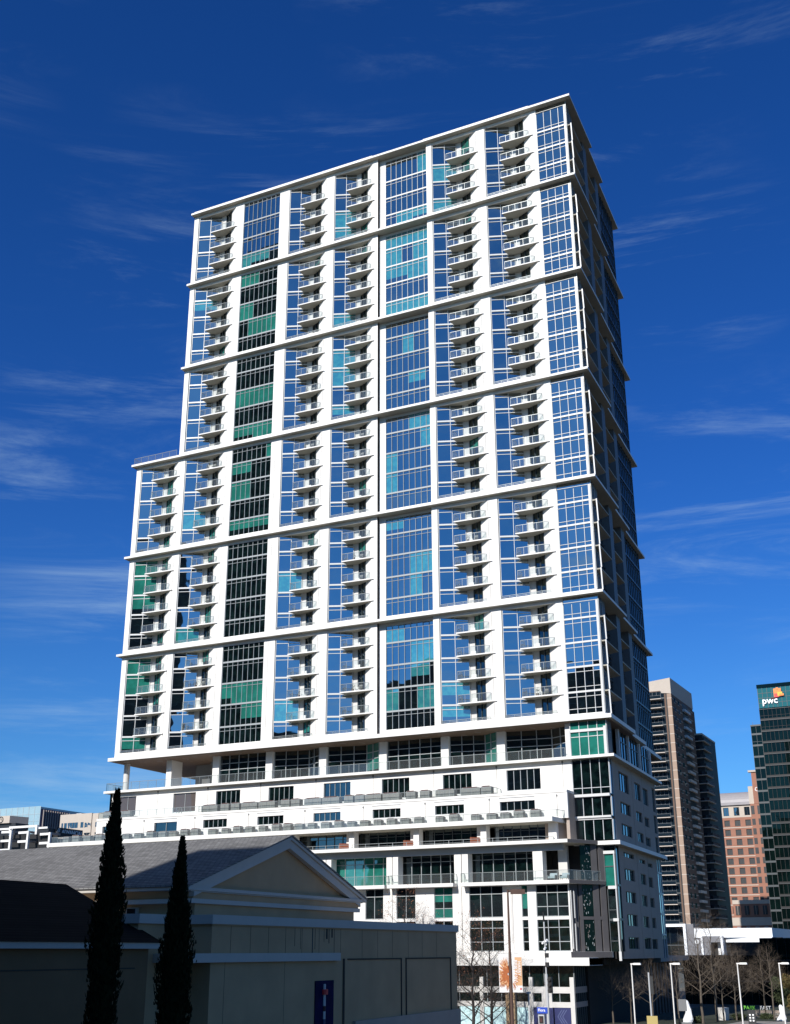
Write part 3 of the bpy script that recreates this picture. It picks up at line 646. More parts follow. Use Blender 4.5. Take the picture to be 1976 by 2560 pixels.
for p_, q_, za, zb in (((-4.95, -4.4), (-2.25, 0.85), -15.31, -14.94), ((-5.0, -4.4), (-2.25, 0.85), -19.84, -19.46), ((-5.2, -4.4), (-1.9, 0.55), -27.82, -27.21)):
    s = MB(); s.obox(p_, q_, 0.002, 0.02, za, zb, 'shaded_panel'); s.build('fascia', tower)  # thin dark strips over the white slab sides, painted as shade
# corner glazing down the right of the podium
F, G = MB(), MB()
glazing(F, G, (-5.6, 0.95), (-0.98, 0.95), -9.4, AZ0-0.34, 4, (), tr=(3.35,), fm='frame_grey', gl='glass_low', bl='glass_blind_low', rnd=random.Random(31), mw=0.07)
glazing(F, G, (-5.6, 0.95), (-0.98, 0.95), -12.0, -9.72, 4, (), fm='frame_grey', gl='glass_low', rnd=random.Random(32), mw=0.07)
glazing(F, G, (-5.6, 0.95), (-0.98, 0.95), -14.75, -12.4, 4, (), fm='frame_grey', gl='glass_low', rnd=random.Random(33), mw=0.07)
for za, zb in ((-9.72, -9.4), (-12.2, -11.98)): F.box(-5.5, -1.02, 0.55, 0.95, za, zb, 'frame_white')
F.box(-5.6, -1.0, 0.75, 0.95, -12.4, -12.2, 'frame_white')
for za, zb in ((-9.4, AZ0-0.34), (-12.0, -9.72), (-14.75, -12.4)): glazing(F, G, (-0.98, 0.97), (-1.08, 2.4), za, zb, 1, (), fm='frame_grey', gl='glass_side', rnd=random.Random(33))
f = F.build('glazed_bay', tower); G.build('glass', f)
s = MB(); s.box(-5.7, -1.6, 1.15, 1.5, -14.93, AZ0-0.34, 'interior'); s.box(-5.65, 0.03, 0.0, 0.8, -15.4, -14.95, 'white_slab'); s.prism([(0.03, 0.0), (-1.45, 28.0), (-5, 28.0), (-5, 0.8), (-0.02, 0.8)], -15.4, -14.94, 'white_slab', 'soffit_grey'); s.build('terrace_slab', tower)
F, G = MB(), MB()
glazing(F, G, (-2.3, 0.95), (-0.95, 0.95), -20.0, -16.4, 1, (), tr=(1.3,), fm='mullion_dark', gl='glass_blind_low', rnd=random.Random(3), mw=0.12)
glazing(F, G, (-2.1, 0.95), (-0.95, 0.95), -27.2, -20.35, 1, (-23.75,), tr=(2.2,), fm='mullion_dark', gl='glass_low', rnd=random.Random(3), mw=0.08)
glazing(F, G, (-2.3, 0.95), (-0.95, 0.95), -16.05, -15.4, 1, (), fm='mullion_dark', gl='glass_low', rnd=random.Random(3))
for x0, z0, z1 in ((-2.3, -16.4, -16.05), (-1.98, -20.35, -20.0), (-1.6, -23.92, -23.6)): F.box(x0, -0.95, 0.7, 0.94, z0, z1, 'frame_white')
F.box(-1.12, -0.98, 0.72, 0.94, -27.6, -16.4, 'frame_grey'); F.box(-1.15, -0.85, 0.6, 0.72, -28.2, -27.2, 'frame_white')
glazing(F, G, (-0.94, 0.97), (-1.05, 2.6), -27.2, -15.4, 1, (-19.9, -23.7), fm='mullion_dark', gl='glass_side', rnd=random.Random(3))
f = F.build('glazed_bay', tower); G.build('glass', f)
# side wall of the podium with punched windows
def side_wall(z0, z1, rects, yb=28.0, ya=2.4):
    W = MB(); off = -0.95
    ys = sorted(rects); cur = ya
    for a, b, c, d in ys:
        W.obox((sx(off, cur), cur), (sx(off, a), a), -0.35, 0, z0, z1, 'grey_wall')
        W.obox((sx(off, a), a), (sx(off, b), b), -0.35, 0, z0, c, 'grey_wall'); W.obox((sx(off, a), a), (sx(off, b), b), -0.35, 0, d, z1, 'grey_wall'); cur = b
    W.obox((sx(off, cur), cur), (sx(off, yb), yb), -0.35, 0, z0, z1, 'grey_wall')
    W.obox((sx(off-0.45, ya), ya), (sx(off-0.45, yb), yb), -2, 0, z0, z1, 'interior')
    for y in (13.0, 19.2): W.obox((sx(off, y), y), (sx(off, y+0.06), y+0.06), 0, 0.004, z0, z1, 'dark_joint')
    W.build('podium_wall', tower)
    for k, (a, b, c, d) in enumerate(ys):
        F, G = MB(), MB(); o_ = off-0.22
        glazing(F, G, (sx(o_, a), a), (sx(o_, b), b), c, d, 4, (), fm='mullion_dark', gl='glass' if (k and z0 > -16) or z0 > -9.6 else 'glass_low', rnd=random.Random(k), mw=0.07, jit=0.003, md=0.05)
        for zz_ in (c, d-0.06): F.obox((sx(o_, a), a), (sx(o_, b), b), -0.03, 0.055, zz_, zz_+0.06, 'mullion_dark')
        f = F.build('window', tower); G.build('glass', f)
side_wall(-9.3, AZ0-0.33, [(5.9, 11.3, -8.47, -6.12), (14.7, 18.3, -8.6, -6.4), (19.6, 22.8, -8.75, -6.55), (25.6, 27.6, -9.1, -5.9)])
side_wall(-12.2, -9.3, [(5.8, 11.4, -11.2, -9.8), (14.5, 18.2, -11.35, -10.1), (19.6, 22.4, -11.6, -10.4), (25.6, 27.6, -12.0, -9.6)])
side_wall(-14.95, -12.2, [(5.7, 11.4, -13.8, -12.45), (14.4, 18.1, -13.95, -12.75), (19.4, 22.3, -14.1, -13.0), (25.6, 27.6, -14.8, -12.5)])
zz = [(-17.2, -15.4, [(5.6, 11.3, -16.4, -15.85), (14.4, 17.9, -16.6, -16.1), (19.4, 22.2, -16.8, -16.3)]),
      (-19.9, -17.2, [(5.6, 11.1, -19.1, -17.75), (14.5, 17.6, -19.2, -17.9), (19.2, 21.8, -19.35, -18.05)]),
      (-22.5, -19.9, [(5.5, 11.0, -21.7, -20.4), (14.3, 17.5, -21.85, -20.5), (19.2, 21.8, -21.85, -20.65)]),
      (-25.1, -22.5, [(5.4, 10.9, -24.35, -23.0), (14.3, 17.6, -24.4, -23.05), (19.5, 21.8, -24.4, -23.1)]),
      (-28.0, -25.1, [(5.3, 10.9, -26.95, -25.6), (14.1, 18.0, -26.95, -25.6), (18.6, 21.9, -26.95, -25.7)])]
for a, b, r_ in zz: side_wall(a, b, r_, yb=25.2)
F, G = MB(), MB(); glazing(F, G, (sx(-1.0, 25.2), 25.2), (sx(-1.0, 27.9), 27.9), -28, -15.4, 2, (-17.2, -19.9, -22.5, -25.1), fm='frame_grey', gl='glass', rnd=random.Random(4))
f = F.build('glazed_bay', tower); G.build('glass', f)
s = MB(); s.box(-60, -5.4, 0.6, 27.5, -28.6, -14.95, 'interior'); s.box(-5.4, -3.3, 1.6, 27.5, -28.6, -15.45, 'interior'); s.build('core_wall', tower)
# transfer band and canopy
s = MB(); s.prism([(-60, -4.4), (-5.2, -4.4), (-1.9, 0.55), (-1.9, 0.9), (-60, 0.9)], -27.83, -27.2, 'white_slab'); s.box(-60, -3.1, -4.55, 0.4, -28.66, -27.83, 'white_slab')
s.prism([(-3.1, -4.55), (-5.2, 28), (-11.6, 79), (-17, 79), (-9, 0.4), (-3.1, 0.4)], -28.62, -27.88, 'slate_panel'); s.prism([(-3.1, 0.0), (-5.2, 28), (-5.6, 28), (-3.6, 0.0)], -27.87, -27.8, 'frame_white')
s.build('canopy', tower)
# retail base
s = MB(); YR = -3.3
for za, zb in ((-31.58, -30.92), (-33.07, -32.5)): s.box(-58, -5.45, YR, YR+0.3, za, zb, 'pier_concrete')
for x in (-55, -48, -41, -34, -27, -20.0, -16.6, -12.9, -10.55): s.box(x-0.22, x+0.22, YR-0.1, YR+0.3, GZ, -29.9, 'pier_concrete')
s.box(-13.5, -12.4, YR-0.5, YR-0.1, GZ, -31.3, 'stucco'); s.box(-9.3, -8.1, YR-0.02, YR+0.3, -33.1, -30.9, 'pier_concrete'); s.box(-5.9, -5.4, YR-0.1, YR+0.3, GZ, -29.9, 'pier_concrete')
s.box(-58, -5.4, 2.0, 28, GZ, -28.62, 'interior'); s.build('shopfront_wall', tower)
for k, (za, zb) in enumerate(((-30.92, -28.66), (-32.5, -31.58), (GZ, -33.07))):
    F, G = MB(), MB(); glazing(F, G, (-58, YR+0.2), (-5.45, YR+0.2), za, zb, 30, (), fm='mullion_light' if k < 2 else 'grey_metal', gl='glass_low', rnd=random.Random(9+k), mw=0.06)
    f = F.build('glazed_bay', tower); G.build('glass', f)
F, G = MB(), MB()
for za, zb in ((-30.92, -28.66), (-32.5, -31.58), (GZ, -33.07)): glazing(F, G, (-5.4, -3.2), (-6.0, 8.5), za, zb, 13, (), fm='mullion_dark', gl='glass_low', rnd=random.Random(19))
F.obox((-5.4, -3.2), (-6.0, 8.5), -0.1, 0.05, -31.58, -30.92, 'slate_panel'); F.obox((-5.4, -3.2), (-6.0, 8.5), -0.1, 0.05, -33.07, -32.5, 'slate_panel')
for y in range(9, 76, 3): F.obox((-6.4-0.1*(y-9), y), (-6.5-0.1*(y-9), y+1.4), -0.5, 0, GZ, -28.62, 'rust_metal')
f = F.build('glazed_bay', tower); G.build('glass', f)
s = MB(); s.prism([(-8.5, 9), (-15.3, 78), (-20, 78), (-12, 9)], GZ, -28.62, 'interior'); s.build('core_wall', tower)

# hoardings in the shop windows
def hoarding(x0, x1, m_, lab, txts):
    s = MB(); s.box(x0, x1, YR-0.06, YR+0.1, GZ+0.3, -33.1, m_)
    for n, (t, sz, x, z, mm) in enumerate(txts):
        if t[0] == '#':
            xx = x; rh = random.Random(len(t)+n)
            while xx < x+sz*len(t)*0.5 and xx < x1-0.25:
                wd_ = rh.uniform(0.4, 1.4)*sz; s.box(xx, xx+wd_, YR-0.09, YR-0.061, z, z+sz*0.45, mm); xx += wd_+0.3*sz
            continue
        text(s, t, sz, (x, YR-0.08, z), (1, 0, 0), (0, 0, 1), mm, ext=0.01)
    if m_ == 'navy':
        for k in range(3):
            xx = x0+0.35+0.28*k
            if x1-x0 > 1.5: s.hexa([(xx, YR-0.09, -34.0), (xx+0.05, YR-0.09, -34.0), (xx+0.05, YR-0.07, -34.0), (xx, YR-0.07, -34.0), (xx+0.5, YR-0.09, -33.3), (xx+0.55, YR-0.09, -33.3), (xx+0.55, YR-0.07, -33.3), (xx+0.5, YR-0.07, -33.3)], 'navy_light')
            if x1-x0 > 1.5: s.hexa([(xx+0.5, YR-0.09, -34.7), (xx+0.55, YR-0.09, -34.7), (xx+0.55, YR-0.07, -34.7), (xx+0.5, YR-0.07, -34.7), (xx, YR-0.09, -34.0), (xx+0.05, YR-0.09, -34.0), (xx+0.05, YR-0.07, -34.0), (xx, YR-0.07, -34.0)], 'navy_light')
    tag(s.build('shop_hoarding'), lab, 'hoarding')
hoarding(-19.4, -16.9, 'hoarding_pale', 'leftmost pale blue shop hoarding, beside the grey stucco wall corner', [('######################', 0.14, -19.0, -35.9, 'frame_grey')])
hoarding(-16.3, -13.6, 'hoarding_pale', 'middle pale blue shop hoarding, behind the bare street trees', [('############', 0.14, -15.9, -35.9, 'frame_grey')])
hoarding(-12.3, -10.8, 'hoarding_pale', 'narrow pale blue shop hoarding, right of the brown lamp post', [('#######', 0.14, -12.1, -35.9, 'frame_grey')])
hoarding(-10.3, -8.0, 'navy', 'navy shop hoarding reading NOW OPENING SOON', [('NOW OPENING', 0.32, -10.1, -35.75, 'sign_white'), ('SOON', 0.32, -10.1, -36.15, 'sign_white')])
hoarding(-7.85, -5.95, 'navy', 'navy shop hoarding with chevrons at the corner of the shopfront', [('###########', 0.2, -7.6, -35.4, 'sign_white'), ('############', 0.13, -7.6, -35.75, 'sign_white'), ('#########################', 0.10, -7.6, -35.95, 'sign_white'), ('LUX', 0.35, -7.6, -36.6, 'sign_white')])

# ---- rounded grey box units along the two terraces
def unit_mesh(wd, dp, h, top):
    s = MB(); pr = [(-wd/2, 0), (-wd/2, h*0.86), (-wd*0.42, h*0.96), (-wd*0.3, h), (wd*0.3, h), (wd*0.42, h*0.96), (wd/2, h*0.86), (wd/2, 0)]
    n = len(pr); i = len(s.v)
    for y in (-dp/2, dp/2): s.v += [(x, y, z) for x, z in pr]
    s.f.append(tuple(i+k for k in range(n))[::-1]); s.m.append(s.mi('wicker')); s.f.append(tuple(i+n+k for k in range(n))); s.m.append(s.mi('wicker'))
    for k in range(n):
        j = (k+1) % n; s.f.append((i+k, i+j, i+n+j, i+n+k)); s.m.append(s.mi('maroon' if 0 < k < n-2 else 'wicker'))
    s.box(-wd*0.36, wd*0.36, -dp/2-0.012, -dp/2, h*0.9, h*0.985, top)
    s.box(-wd*0.46, wd*0.46, -dp/2-0.03, -dp/2, 0.06, 0.12, 'grey_metal')
    s.box(-0.03, 0.03, -dp/2-0.02, -dp/2, 0.12, h*0.86, 'grey_metal')
    return s.mesh('terrace_unit')
meA = unit_mesh(1.35, 0.9, 1.16, 'maroon'); meA2 = unit_mesh(2.6, 0.9, 1.12, 'maroon'); meB = unit_mesh(1.15, 0.8, 0.95, 'maroon')
xa = [(-16.2, 0), (-18.3, 1), (-21.8, 1), (-24.6, 0), (-26.6, 0), (-29.5, 1), (-31.9, 1), (-34.0, 0), (-35.6, 0), (-38.3, 1), (-41.0, 1), (-43.7, 0), (-45.3, 0), (-48.2, 1), (-51.0, 1), (-53.3, 0), (-55.0, 0), (-57.5, 1), (-72.5, 1), (-74.8, 1)]
for nk, (x, big) in enumerate(xa):
    o = bpy.data.objects.new('terrace_unit', meA2 if big else meA); col.objects.link(o); o.location = (x, -0.7, -9.0)
    tag(o, ('wide' if big else 'narrow')+' grey box unit behind the upper terrace rail, '+ORD[nk]+' from the right', 'box unit', 'box units on the upper terrace')
x = -9.2; rnd = random.Random(5); nk = 0
while x > -82:
    o = bpy.data.objects.new('terrace_unit', meB); col.objects.link(o); o.location = (x, -2.8, -12.3); o.scale = (rnd.uniform(0.9, 1.1), 1, rnd.choice((0.92, 1, 1.15)))
    tag(o, 'grey box unit with dark top on the lower podium terrace, '+ORD[nk]+' from the right', 'box unit', 'box units on the lower terrace'); nk += 1
    x -= rnd.choice((1.75, 1.9, 2.1, 2.9))
# ladder frames by the pool end
for k, x in enumerate((-63.0, -59.2)):
    s = MB()
    for dx in (0, 0.55): s.tube((x+dx, -1.2, -9), (x+dx, -1.2, -8.0), 0.03, 0.03, 'rail_metal'); s.tube((x+dx, -1.2, -8.0), (x+dx, -0.7, -8.0), 0.03, 0.03, 'rail_metal'); s.tube((x+dx, -0.7, -8.0), (x+dx, -0.7, -9), 0.03, 0.03, 'rail_metal')
    for z in (-8.75, -8.45): s.tube((x, -1.2, z), (x+0.55, -1.2, z), 0.02, 0.02, 'rail_metal')
    tag(s.build('pool_ladder'), ['left', 'right'][k]+' ladder frame of two behind the upper terrace rail', 'ladder')
# armchairs on the corner balcony
for k, x in enumerate((-7.4, -5.9)):
    t = thing('armchair', (x, -3.2, -19.45), ['pale armchair facing outwards, left of two on the corner balcony', 'grey rounded armchair, right of two on the corner balcony'][k], 'chair')
    s = MB(); s.box(x-0.45, x+0.45, -3.6, -2.9, -19.2, -19.0, 'cushion'); s.build('seat', t)
    s = MB(); s.hexa([(x-0.5, -2.95, -19.1), (x+0.5, -2.95, -19.1), (x+0.5, -2.8, -19.1), (x-0.5, -2.8, -19.1), (x-0.42, -2.7, -18.6), (x+0.42, -2.7, -18.6), (x+0.42, -2.55, -18.6), (x-0.42, -2.55, -18.6)], 'cushion'); s.build('backrest', t)
    for sxx in (-0.5, 0.42):
        s = MB(); s.box(x+sxx, x+sxx+0.08, -3.6, -2.8, -19.2, -18.85, 'wicker'); s.build('armrest', t)
    for dx in (-0.4, 0.35):
        for dy in (-3.55, -2.9): s = MB(); s.tube((x+dx, dy, -19.45), (x+dx, dy, -19.2), 0.03, 0.03, 'grey_metal'); s.build('leg', t)

# ================================================================ FOREGROUND BUILDINGS
# church-like hall with a gable
hall = thing('gabled_hall', (-40, -58, GZ), 'grey stucco hall with a shingled pitched roof and white gable facing right', 'building')
GX = -10.0; YR0 = -57.75; YL, YRt = -70.75, -45.3; ZR, ZE = -18.55, -22.75
s = MB()
s.box(-130, GX-0.3, YL+1.2, YRt-1.2, GZ, ZE-0.3, 'stucco')
s.prism([(GX-1.2, YL+1.2), (GX-0.31, YL+1.2), (GX-0.31, YRt-1.2), (GX-1.2, YRt-1.2)], ZE-0.3, ZE-0.05, 'stucco')
i = len(s.v); s.v += [(GX-0.5, YL+1, ZE-0.1), (GX-0.5, YRt-1, ZE-0.1), (GX-0.5, YR0, ZR-0.4), (-130, YL+1, ZE-0.1), (-130, YRt-1, ZE-0.1), (-130, YR0, ZR-0.4)]
for f_ in ((0, 1, 2), (5, 4, 3), (0, 2, 5, 3), (1, 4, 5, 2)): s.f.append(tuple(i+k for k in f_)); s.m.append(s.mi('stucco'))
s.box(GX-0.9, GX-0.499, YR0-0.02, YR0+0.02, ZE, ZR-0.5, 'dark_joint') if False else None
s.build('wall', hall)
s = MB()
for ya, za, yb, zb in ((YL-0.25, ZE-0.08, YR0, ZR), (YR0, ZR, YRt+0.25, ZE-0.08)):
    s.hexa([(-131, ya, za-0.12), (GX+0.25, ya, za-0.12), (GX+0.25, yb, zb-0.12), (-131, yb, zb-0.12), (-131, ya, za), (GX+0.25, ya, za), (GX+0.25, yb, zb), (-131, yb, zb)], 'shingles')
s.build('roof', hall)
s = MB()      # raking cornice and horizontal cornice in steps
def rake(y0, z0, y1, z1, th, xa, xb): s.hexa([(xa, y0, z0-th), (xb, y0, z0-th), (xb, y1, z1-th), (xa, y1, z1-th), (xa, y0, z0), (xb, y0, z0), (xb, y1, z1), (xa, y1, z1)], 'stucco_trim')
zo = -0.14
rake(YL-0.2, ZE+zo-0.08, YR0, ZR+zo, 0.22, GX-0.3, GX+0.18); rake(YR0, ZR+zo, YRt+0.2, ZE+zo-0.08, 0.22, GX-0.3, GX+0.18)
rake(YL+0.6, ZE+zo-0.05, YR0, ZR+zo-0.23, 0.62, GX-0.4, GX+0.03); rake(YR0, ZR+zo-0.23, YRt-0.6, ZE+zo-0.05, 0.62, GX-0.4, GX+0.03)
s.box(GX-0.4, GX+0.12, YL-0.15, YRt+0.15, ZE-0.42, ZE-0.2, 'stucco_trim'); s.box(GX-0.4, GX+0.02, YL+0.2, YRt-0.2, ZE-0.5, ZE-0.43, 'stucco_trim')
s.box(GX-0.4, GX-0.12, YL+0.7, YRt-0.75, ZE-0.95, ZE-0.5, 'stucco'); s.box(GX-0.4, GX-0.02, YL+0.45, YRt-0.6, ZE-1.25, ZE-0.95, 'stucco_trim')
s.box(-130, GX+0.0, YL-0.1, YL+1.3, ZE-0.42, ZE-0.22, 'stucco_trim'); s.box(-130, GX-0.2, YL+0.75, YL+1.3, ZE-0.95, ZE-0.43, 'stucco'); s.box(-130, GX-0.1, YL+0.5, YL+1.3, ZE-1.25, ZE-0.95, 'stucco_trim')
s.build('cornice', hall)
s = MB(); s.box(-15.9, -15.0, YL+0.9, YL+1.25, -24.75, -24.2, 'stucco_trim'); w_ = s.build('window', hall); s = MB(); s.box(-15.8, -15.1, YL+0.85, YL+0.95, -24.68, -24.27, 'glass_low'); s.build('glass', w_)

block = thing('stucco_wing', (-12, -56, GZ), 'flat-roofed grey stucco wing with streaked parapet, nearest to the street', 'building')
BX = -5.0
s = MB(); s.box(-32, BX, -75.0, -37.0, GZ, -25.5, 'stucco')
s.box(-40, BX-2.6, -79, -75.0, GZ, -25.5, 'stucco')
for y in (-72.9, -70.6, -68.4, -66.2, -64.0, -61.6, -58.4, -55.0, -52.4, -49.8, -46.9, -44.2, -41.3): s.box(BX, BX+0.006, y, y+0.035, -27.6, -25.5, 'dark_joint')
s.build('wall', block)
s = MB()
for (a, b) in ((-57.3, -48.3), (-47.3, -38.5)):
    s.box(BX+0.001, BX+0.07, a-0.12, a, -32.0, -27.62, 'dark_joint') if a > -50 else None
    s.box(BX+0.001, BX+0.07, a, b, -27.72, -27.62, 'dark_joint')
    s.box(BX+0.001, BX+0.07, b, b+0.1, -32.0, -27.62, 'dark_joint')
s.box(BX+0.001, BX+0.08, -58.0, -57.8, -32.2, -27.62, 'dark_joint')
s.build('panel_joint', block)
s = MB(); s.box(-32, BX+0.16, -75.2, -36.8, -25.5, -24.95, 'stucco_trim'); s.box(-40, BX-2.4, -79.2, -75.21, -25.5, -24.95, 'stucco_trim'); s.box(BX, BX+0.08, -75.1, -36.9, -25.58, -25.501, 'stucco'); s.build('parapet', block)
s = MB(); rnd = random.Random(4)
for k, (y, w_, h) in enumerate(((-62.6, 0.14, 1.9), (-62.2, 0.06, 1.4), (-60.9, 0.05, 0.9), (-60.6, 0.25, 0.7), (-60.2, 0.10, 1.0), (-59.8, 0.2, 0.6), (-59.4, 0.06, 2.2), (-65.0, 0.05, 1.2), (-64.2, 0.04, 1.4))): s.box(BX+0.001, BX+0.008, y, y+w_, -25.58-h, -25.58, 'black' if k == 0 else 'dark_joint')
s.build('rain_streak', block)
s = MB(); s.box(-9, BX+0.42, -92, -57.97, GZ, -27.75, 'stucco'); 
for y in (-86, -80.3, -73.4, -66.2): s.box(BX+0.42, BX+0.426, y, y+0.04, GZ, -27.75, 'dark_joint')
s.build('lower_wall', block) if False else None
s = MB(); s.box(-9, BX+0.35, -77.4, -58.97, -27.75, -27.22, 'stucco_trim'); s.build('ledge', block)
s = MB(); s.box(BX+0.002, BX+0.006, -73.43, -73.4, GZ, -27.75, 'dark_joint'); s.box(BX+0.002, BX+0.006, -66.23, -66.2, GZ, -27.75, 'dark_joint'); s.build('panel_joint', block)
s = MB(); s.hexa([(BX, -56.4, GZ), (BX+0.25, -56.4, GZ), (BX+0.25, -36.9, GZ), (BX, -36.9, GZ), (BX, -56.4, -31.95), (BX+0.25, -56.4, -31.95), (BX+0.25, -36.9, -31.85), (BX, -36.9, -31.85)], 'grey_wall'); s.build('plinth', block)
po = MB(); po.box(BX+0.01, BX+0.07, -62.1, -59.45, -33.2, -29.07, 'poster_blue')
for k, (a, b, m_) in enumerate(((-29.3, -29.65, 'frame_grey'), (-29.65, -30.0, 'red'), (-30.0, -30.75, 'frame_grey'), (-30.75, -31.1, 'maroon'), (-31.1, -31.6, 'frame_grey'), (-31.6, -32.3, 'navy'), (-32.3, -33.1, 'frame_grey'))):
    w_ = 0.30 if m_ == 'red' else 0.14
    po.tube((BX+0.05, -60.85, b), (BX+0.05, -60.85, a), w_, w_, m_, 10)
tag(po.build('wall_poster'), 'tall dark blue poster of a red and white striped tower, on the grey stucco wall', 'poster')

lodge = thing('hip_roof_building', (-20, -90, GZ), 'dark brown building with a black hipped roof at the lower left edge', 'building')
LX = -6.0
s = MB(); s.box(-30, LX-0.5, -125, -79.3, GZ, -26.95, 'stucco_dark'); s.box(LX-0.5, LX-0.47, -110, -80.5, -28.05, -27.98, 'dark_joint'); s.build('wall', lodge)
s = MB(); s.box(-30.4, LX, -125.4, -78.85, -26.95, -26.62, 'stucco_trim'); s.build('fascia', lodge)
s = MB()
e0, e1, e2, e3 = (-22.5, -125.5, -26.62), (LX+0.1, -125.5, -26.62), (LX+0.1, -78.65, -26.62), (-22.5, -71, -26.62)
ra, rb = (-14.0, -117, -23.05), (-14.0, -78.42, -23.05)
for f_ in ((e0, e1, ra), (e1, e2, rb, ra), (e2, e3, rb), (e3, e0, ra, rb)): s.face(f_, 'black_shingles')
s.face([e3, e2, e1, e0], 'black_shingles'); s.build('roof', lodge)

# ================================================================ CYPRESSES
def cypress(x, y, top, rad, seed, lab):
    rnd = random.Random(seed); H = top-GZ
    t = thing('cypress_tree', (x, y, GZ), lab, 'tree', 'slender dark cypresses')
    s = MB(); s.tube((x, y, GZ), (x, y, GZ+H*0.9), 0.22, 0.03, 'bark_dark', 8); s.build('trunk', t)
    s = MB()
    def prof(u): return rad*(min(1.0, (1-u)*2.6+0.02)**0.85)*(0.9+0.12*math.sin(9*u+seed)) * (min(1, 0.55+u*4))
    n = 15000
    for k in range(n):
        u = rnd.random()**0.95*0.985; a = rnd.random()*2*math.pi
        lump = 1+0.13*math.sin(a*3+u*23+seed)+0.10*math.sin(a*5-u*41)+0.07*math.sin(u*90+a)
        r_ = prof(u)*lump*(rnd.random()**0.35); 
        if rnd.random() < 0.06: r_ *= 1.16
        c = Vector((x+math.cos(a)*r_, y+math.sin(a)*r_, GZ+0.3+u*(H-0.3)))
        L_ = rnd.uniform(0.10, 0.26); w_ = rnd.uniform(0.025, 0.06)
        d = Vector((math.cos(a)*rnd.uniform(0.0, 0.5)+rnd.uniform(-.25, .25), math.sin(a)*rnd.uniform(0, 0.5)+rnd.uniform(-.25, .25), 1)).normalized()
        sd_ = d.cross(Vector((rnd.uniform(-1, 1), rnd.uniform(-1, 1), rnd.uniform(-1, 1)))).normalized()
        s.face([c-sd_*w_, c+sd_*w_, c+d*L_+sd_*w_*0.3, c+d*L_-sd_*w_*0.3], 'cypress_leaf')
    # dense heart of the crown
    nz_, na = 60, 12
    ring = []
    for j in range(nz_+1):
        u = j/nz_; ring.append([(x+math.cos(2*math.pi*k/na)*prof(u)*0.72*(1+0.12*math.sin(k*3+j*1.7)), y+math.sin(2*math.pi*k/na)*prof(u)*0.72*(1+0.12*math.sin(k*2+j*2.3)), GZ+0.3+u*(H-0.9)) for k in range(na)])
    for j in range(nz_):
        for k in range(na):
            s.face([ring[j][k], ring[j][(k+1) % na], ring[j+1][(k+1) % na], ring[j+1][k]], 'cypress_leaf')
    s.build('crown', t)
cypress(3.05, -94.9, -19.85, 0.80, 1, 'taller of two dark cypresses, left of the gabled hall, overlapping the hipped roof')
cypress(5.55, -93.0, -22.0, 0.76, 2, 'shorter of two dark cypresses, standing against the pale ledge of the stucco wing')

# ================================================================ BUILDINGS FURTHER OFF, RIGHT
res = thing('residential_tower', (-58, 270, GZ), 'brown brick residential tower with a white crown and stacked balconies on its left', 'building')
FL = 3.0; zt = 52.9; nfl = 30; X0, X1, XC = -66.0, -54.5, -51.5; Y0 = 255.0
s = MB()
s.box(XC-2.4, XC, Y0, 286, GZ, 54.4, 'tan_brick_shaded')
s.box(-75, XC-2.4, Y0+1.2, 300, GZ, 55.9, 'tan_brick_shaded')
for k in range(nfl): 
    z = zt-FL*k
    if z > GZ: s.box(XC-1.5, XC+0.02, Y0-0.03, 286, z-0.08, z+0.08, 'tan_trim'); 
s.box(XC-1.9, XC-1.5, Y0-0.02, Y0+0.2, GZ, 54.4, 'black'); s.box(XC-1.45, XC-0.05, Y0-0.012, Y0+0.1, GZ, 54.4, 'tan_brick_sunlit')
s.build('wall', res)
s = MB(); s.hexa([(-59.5, Y0+2.5, 55.9), (XC, Y0+0.0, 54.4), (XC, 287, 54.4), (-59.5, 287, 55.9), (-59.5, Y0+2.5, 59.6), (XC, Y0, 59.8), (XC, 287, 60.2), (-59.5, 287, 59.6)], 'cream_stone'); s.box(-75, -59.5, Y0+2.5, 287, 55.9, 58.9, 'cream_stone'); s.build('crown', res)
F, G = MB(), MB()
glazing(F, G, (-68, Y0+1.1), (-53.9, Y0+1.1), GZ, 55.6, 10, [zt+0.4-FL*k for k in range(nfl)], fm='mullion_dark', gl='glass_far', rnd=random.Random(1), sp=0.2, mw=0.12)
f = F.build('glazed_bay', res); G.build('glass', f)
for k in range(nfl):
    z = zt-FL*k
    if z < GZ+2: break
    s = MB(); s.box(-62, -54.9, Y0-1.0, Y0+1.0, z-0.22, z, 'tan_trim'); b_ = s.build('balcony', res)
    s = MB(); s.box(-62, -54.9, Y0-1.0, Y0-0.95, z+0.05, z+1.0, 'glass_far'); s.box(-62, -54.9, Y0-1.02, Y0-0.93, z+1.0, z+1.06, 'grey_metal'); s.build('railing', b_)
for k in range(nfl):
    z = zt-1.0-FL*k
    if z < GZ+4: break
    s = MB(); s.box(XC-0.05, XC+0.03, 258.2, 260.6, z, z+1.6, 'glass_far'); s.box(XC+0.03, XC+0.1, 258.1, 260.7, z-0.1, z, 'tan_trim'); s.build('window', res)
    s = MB(); s.box(XC-0.05, XC+0.03, 263.6, 266.2, z, z+1.6, 'glass_far'); s.box(XC+0.03, XC+0.1, 263.5, 266.3, z-0.1, z, 'tan_trim'); s.build('window', res)
    s = MB(); s.box(XC-0.05, XC+0.03, 269.6, 278.6, z-0.2, z+1.9, 'far_dark'); s.box(XC-0.05, XC+0.9, 270, 278.4, z-1.1, z-0.25, 'tan_trim' if k > 3 else 'frame_grey'); s.build('loggia_slab', res)
annex = thing('annex_tower', (-52, 290, GZ), 'slim dark balcony tower standing just behind the brown brick one', 'building')
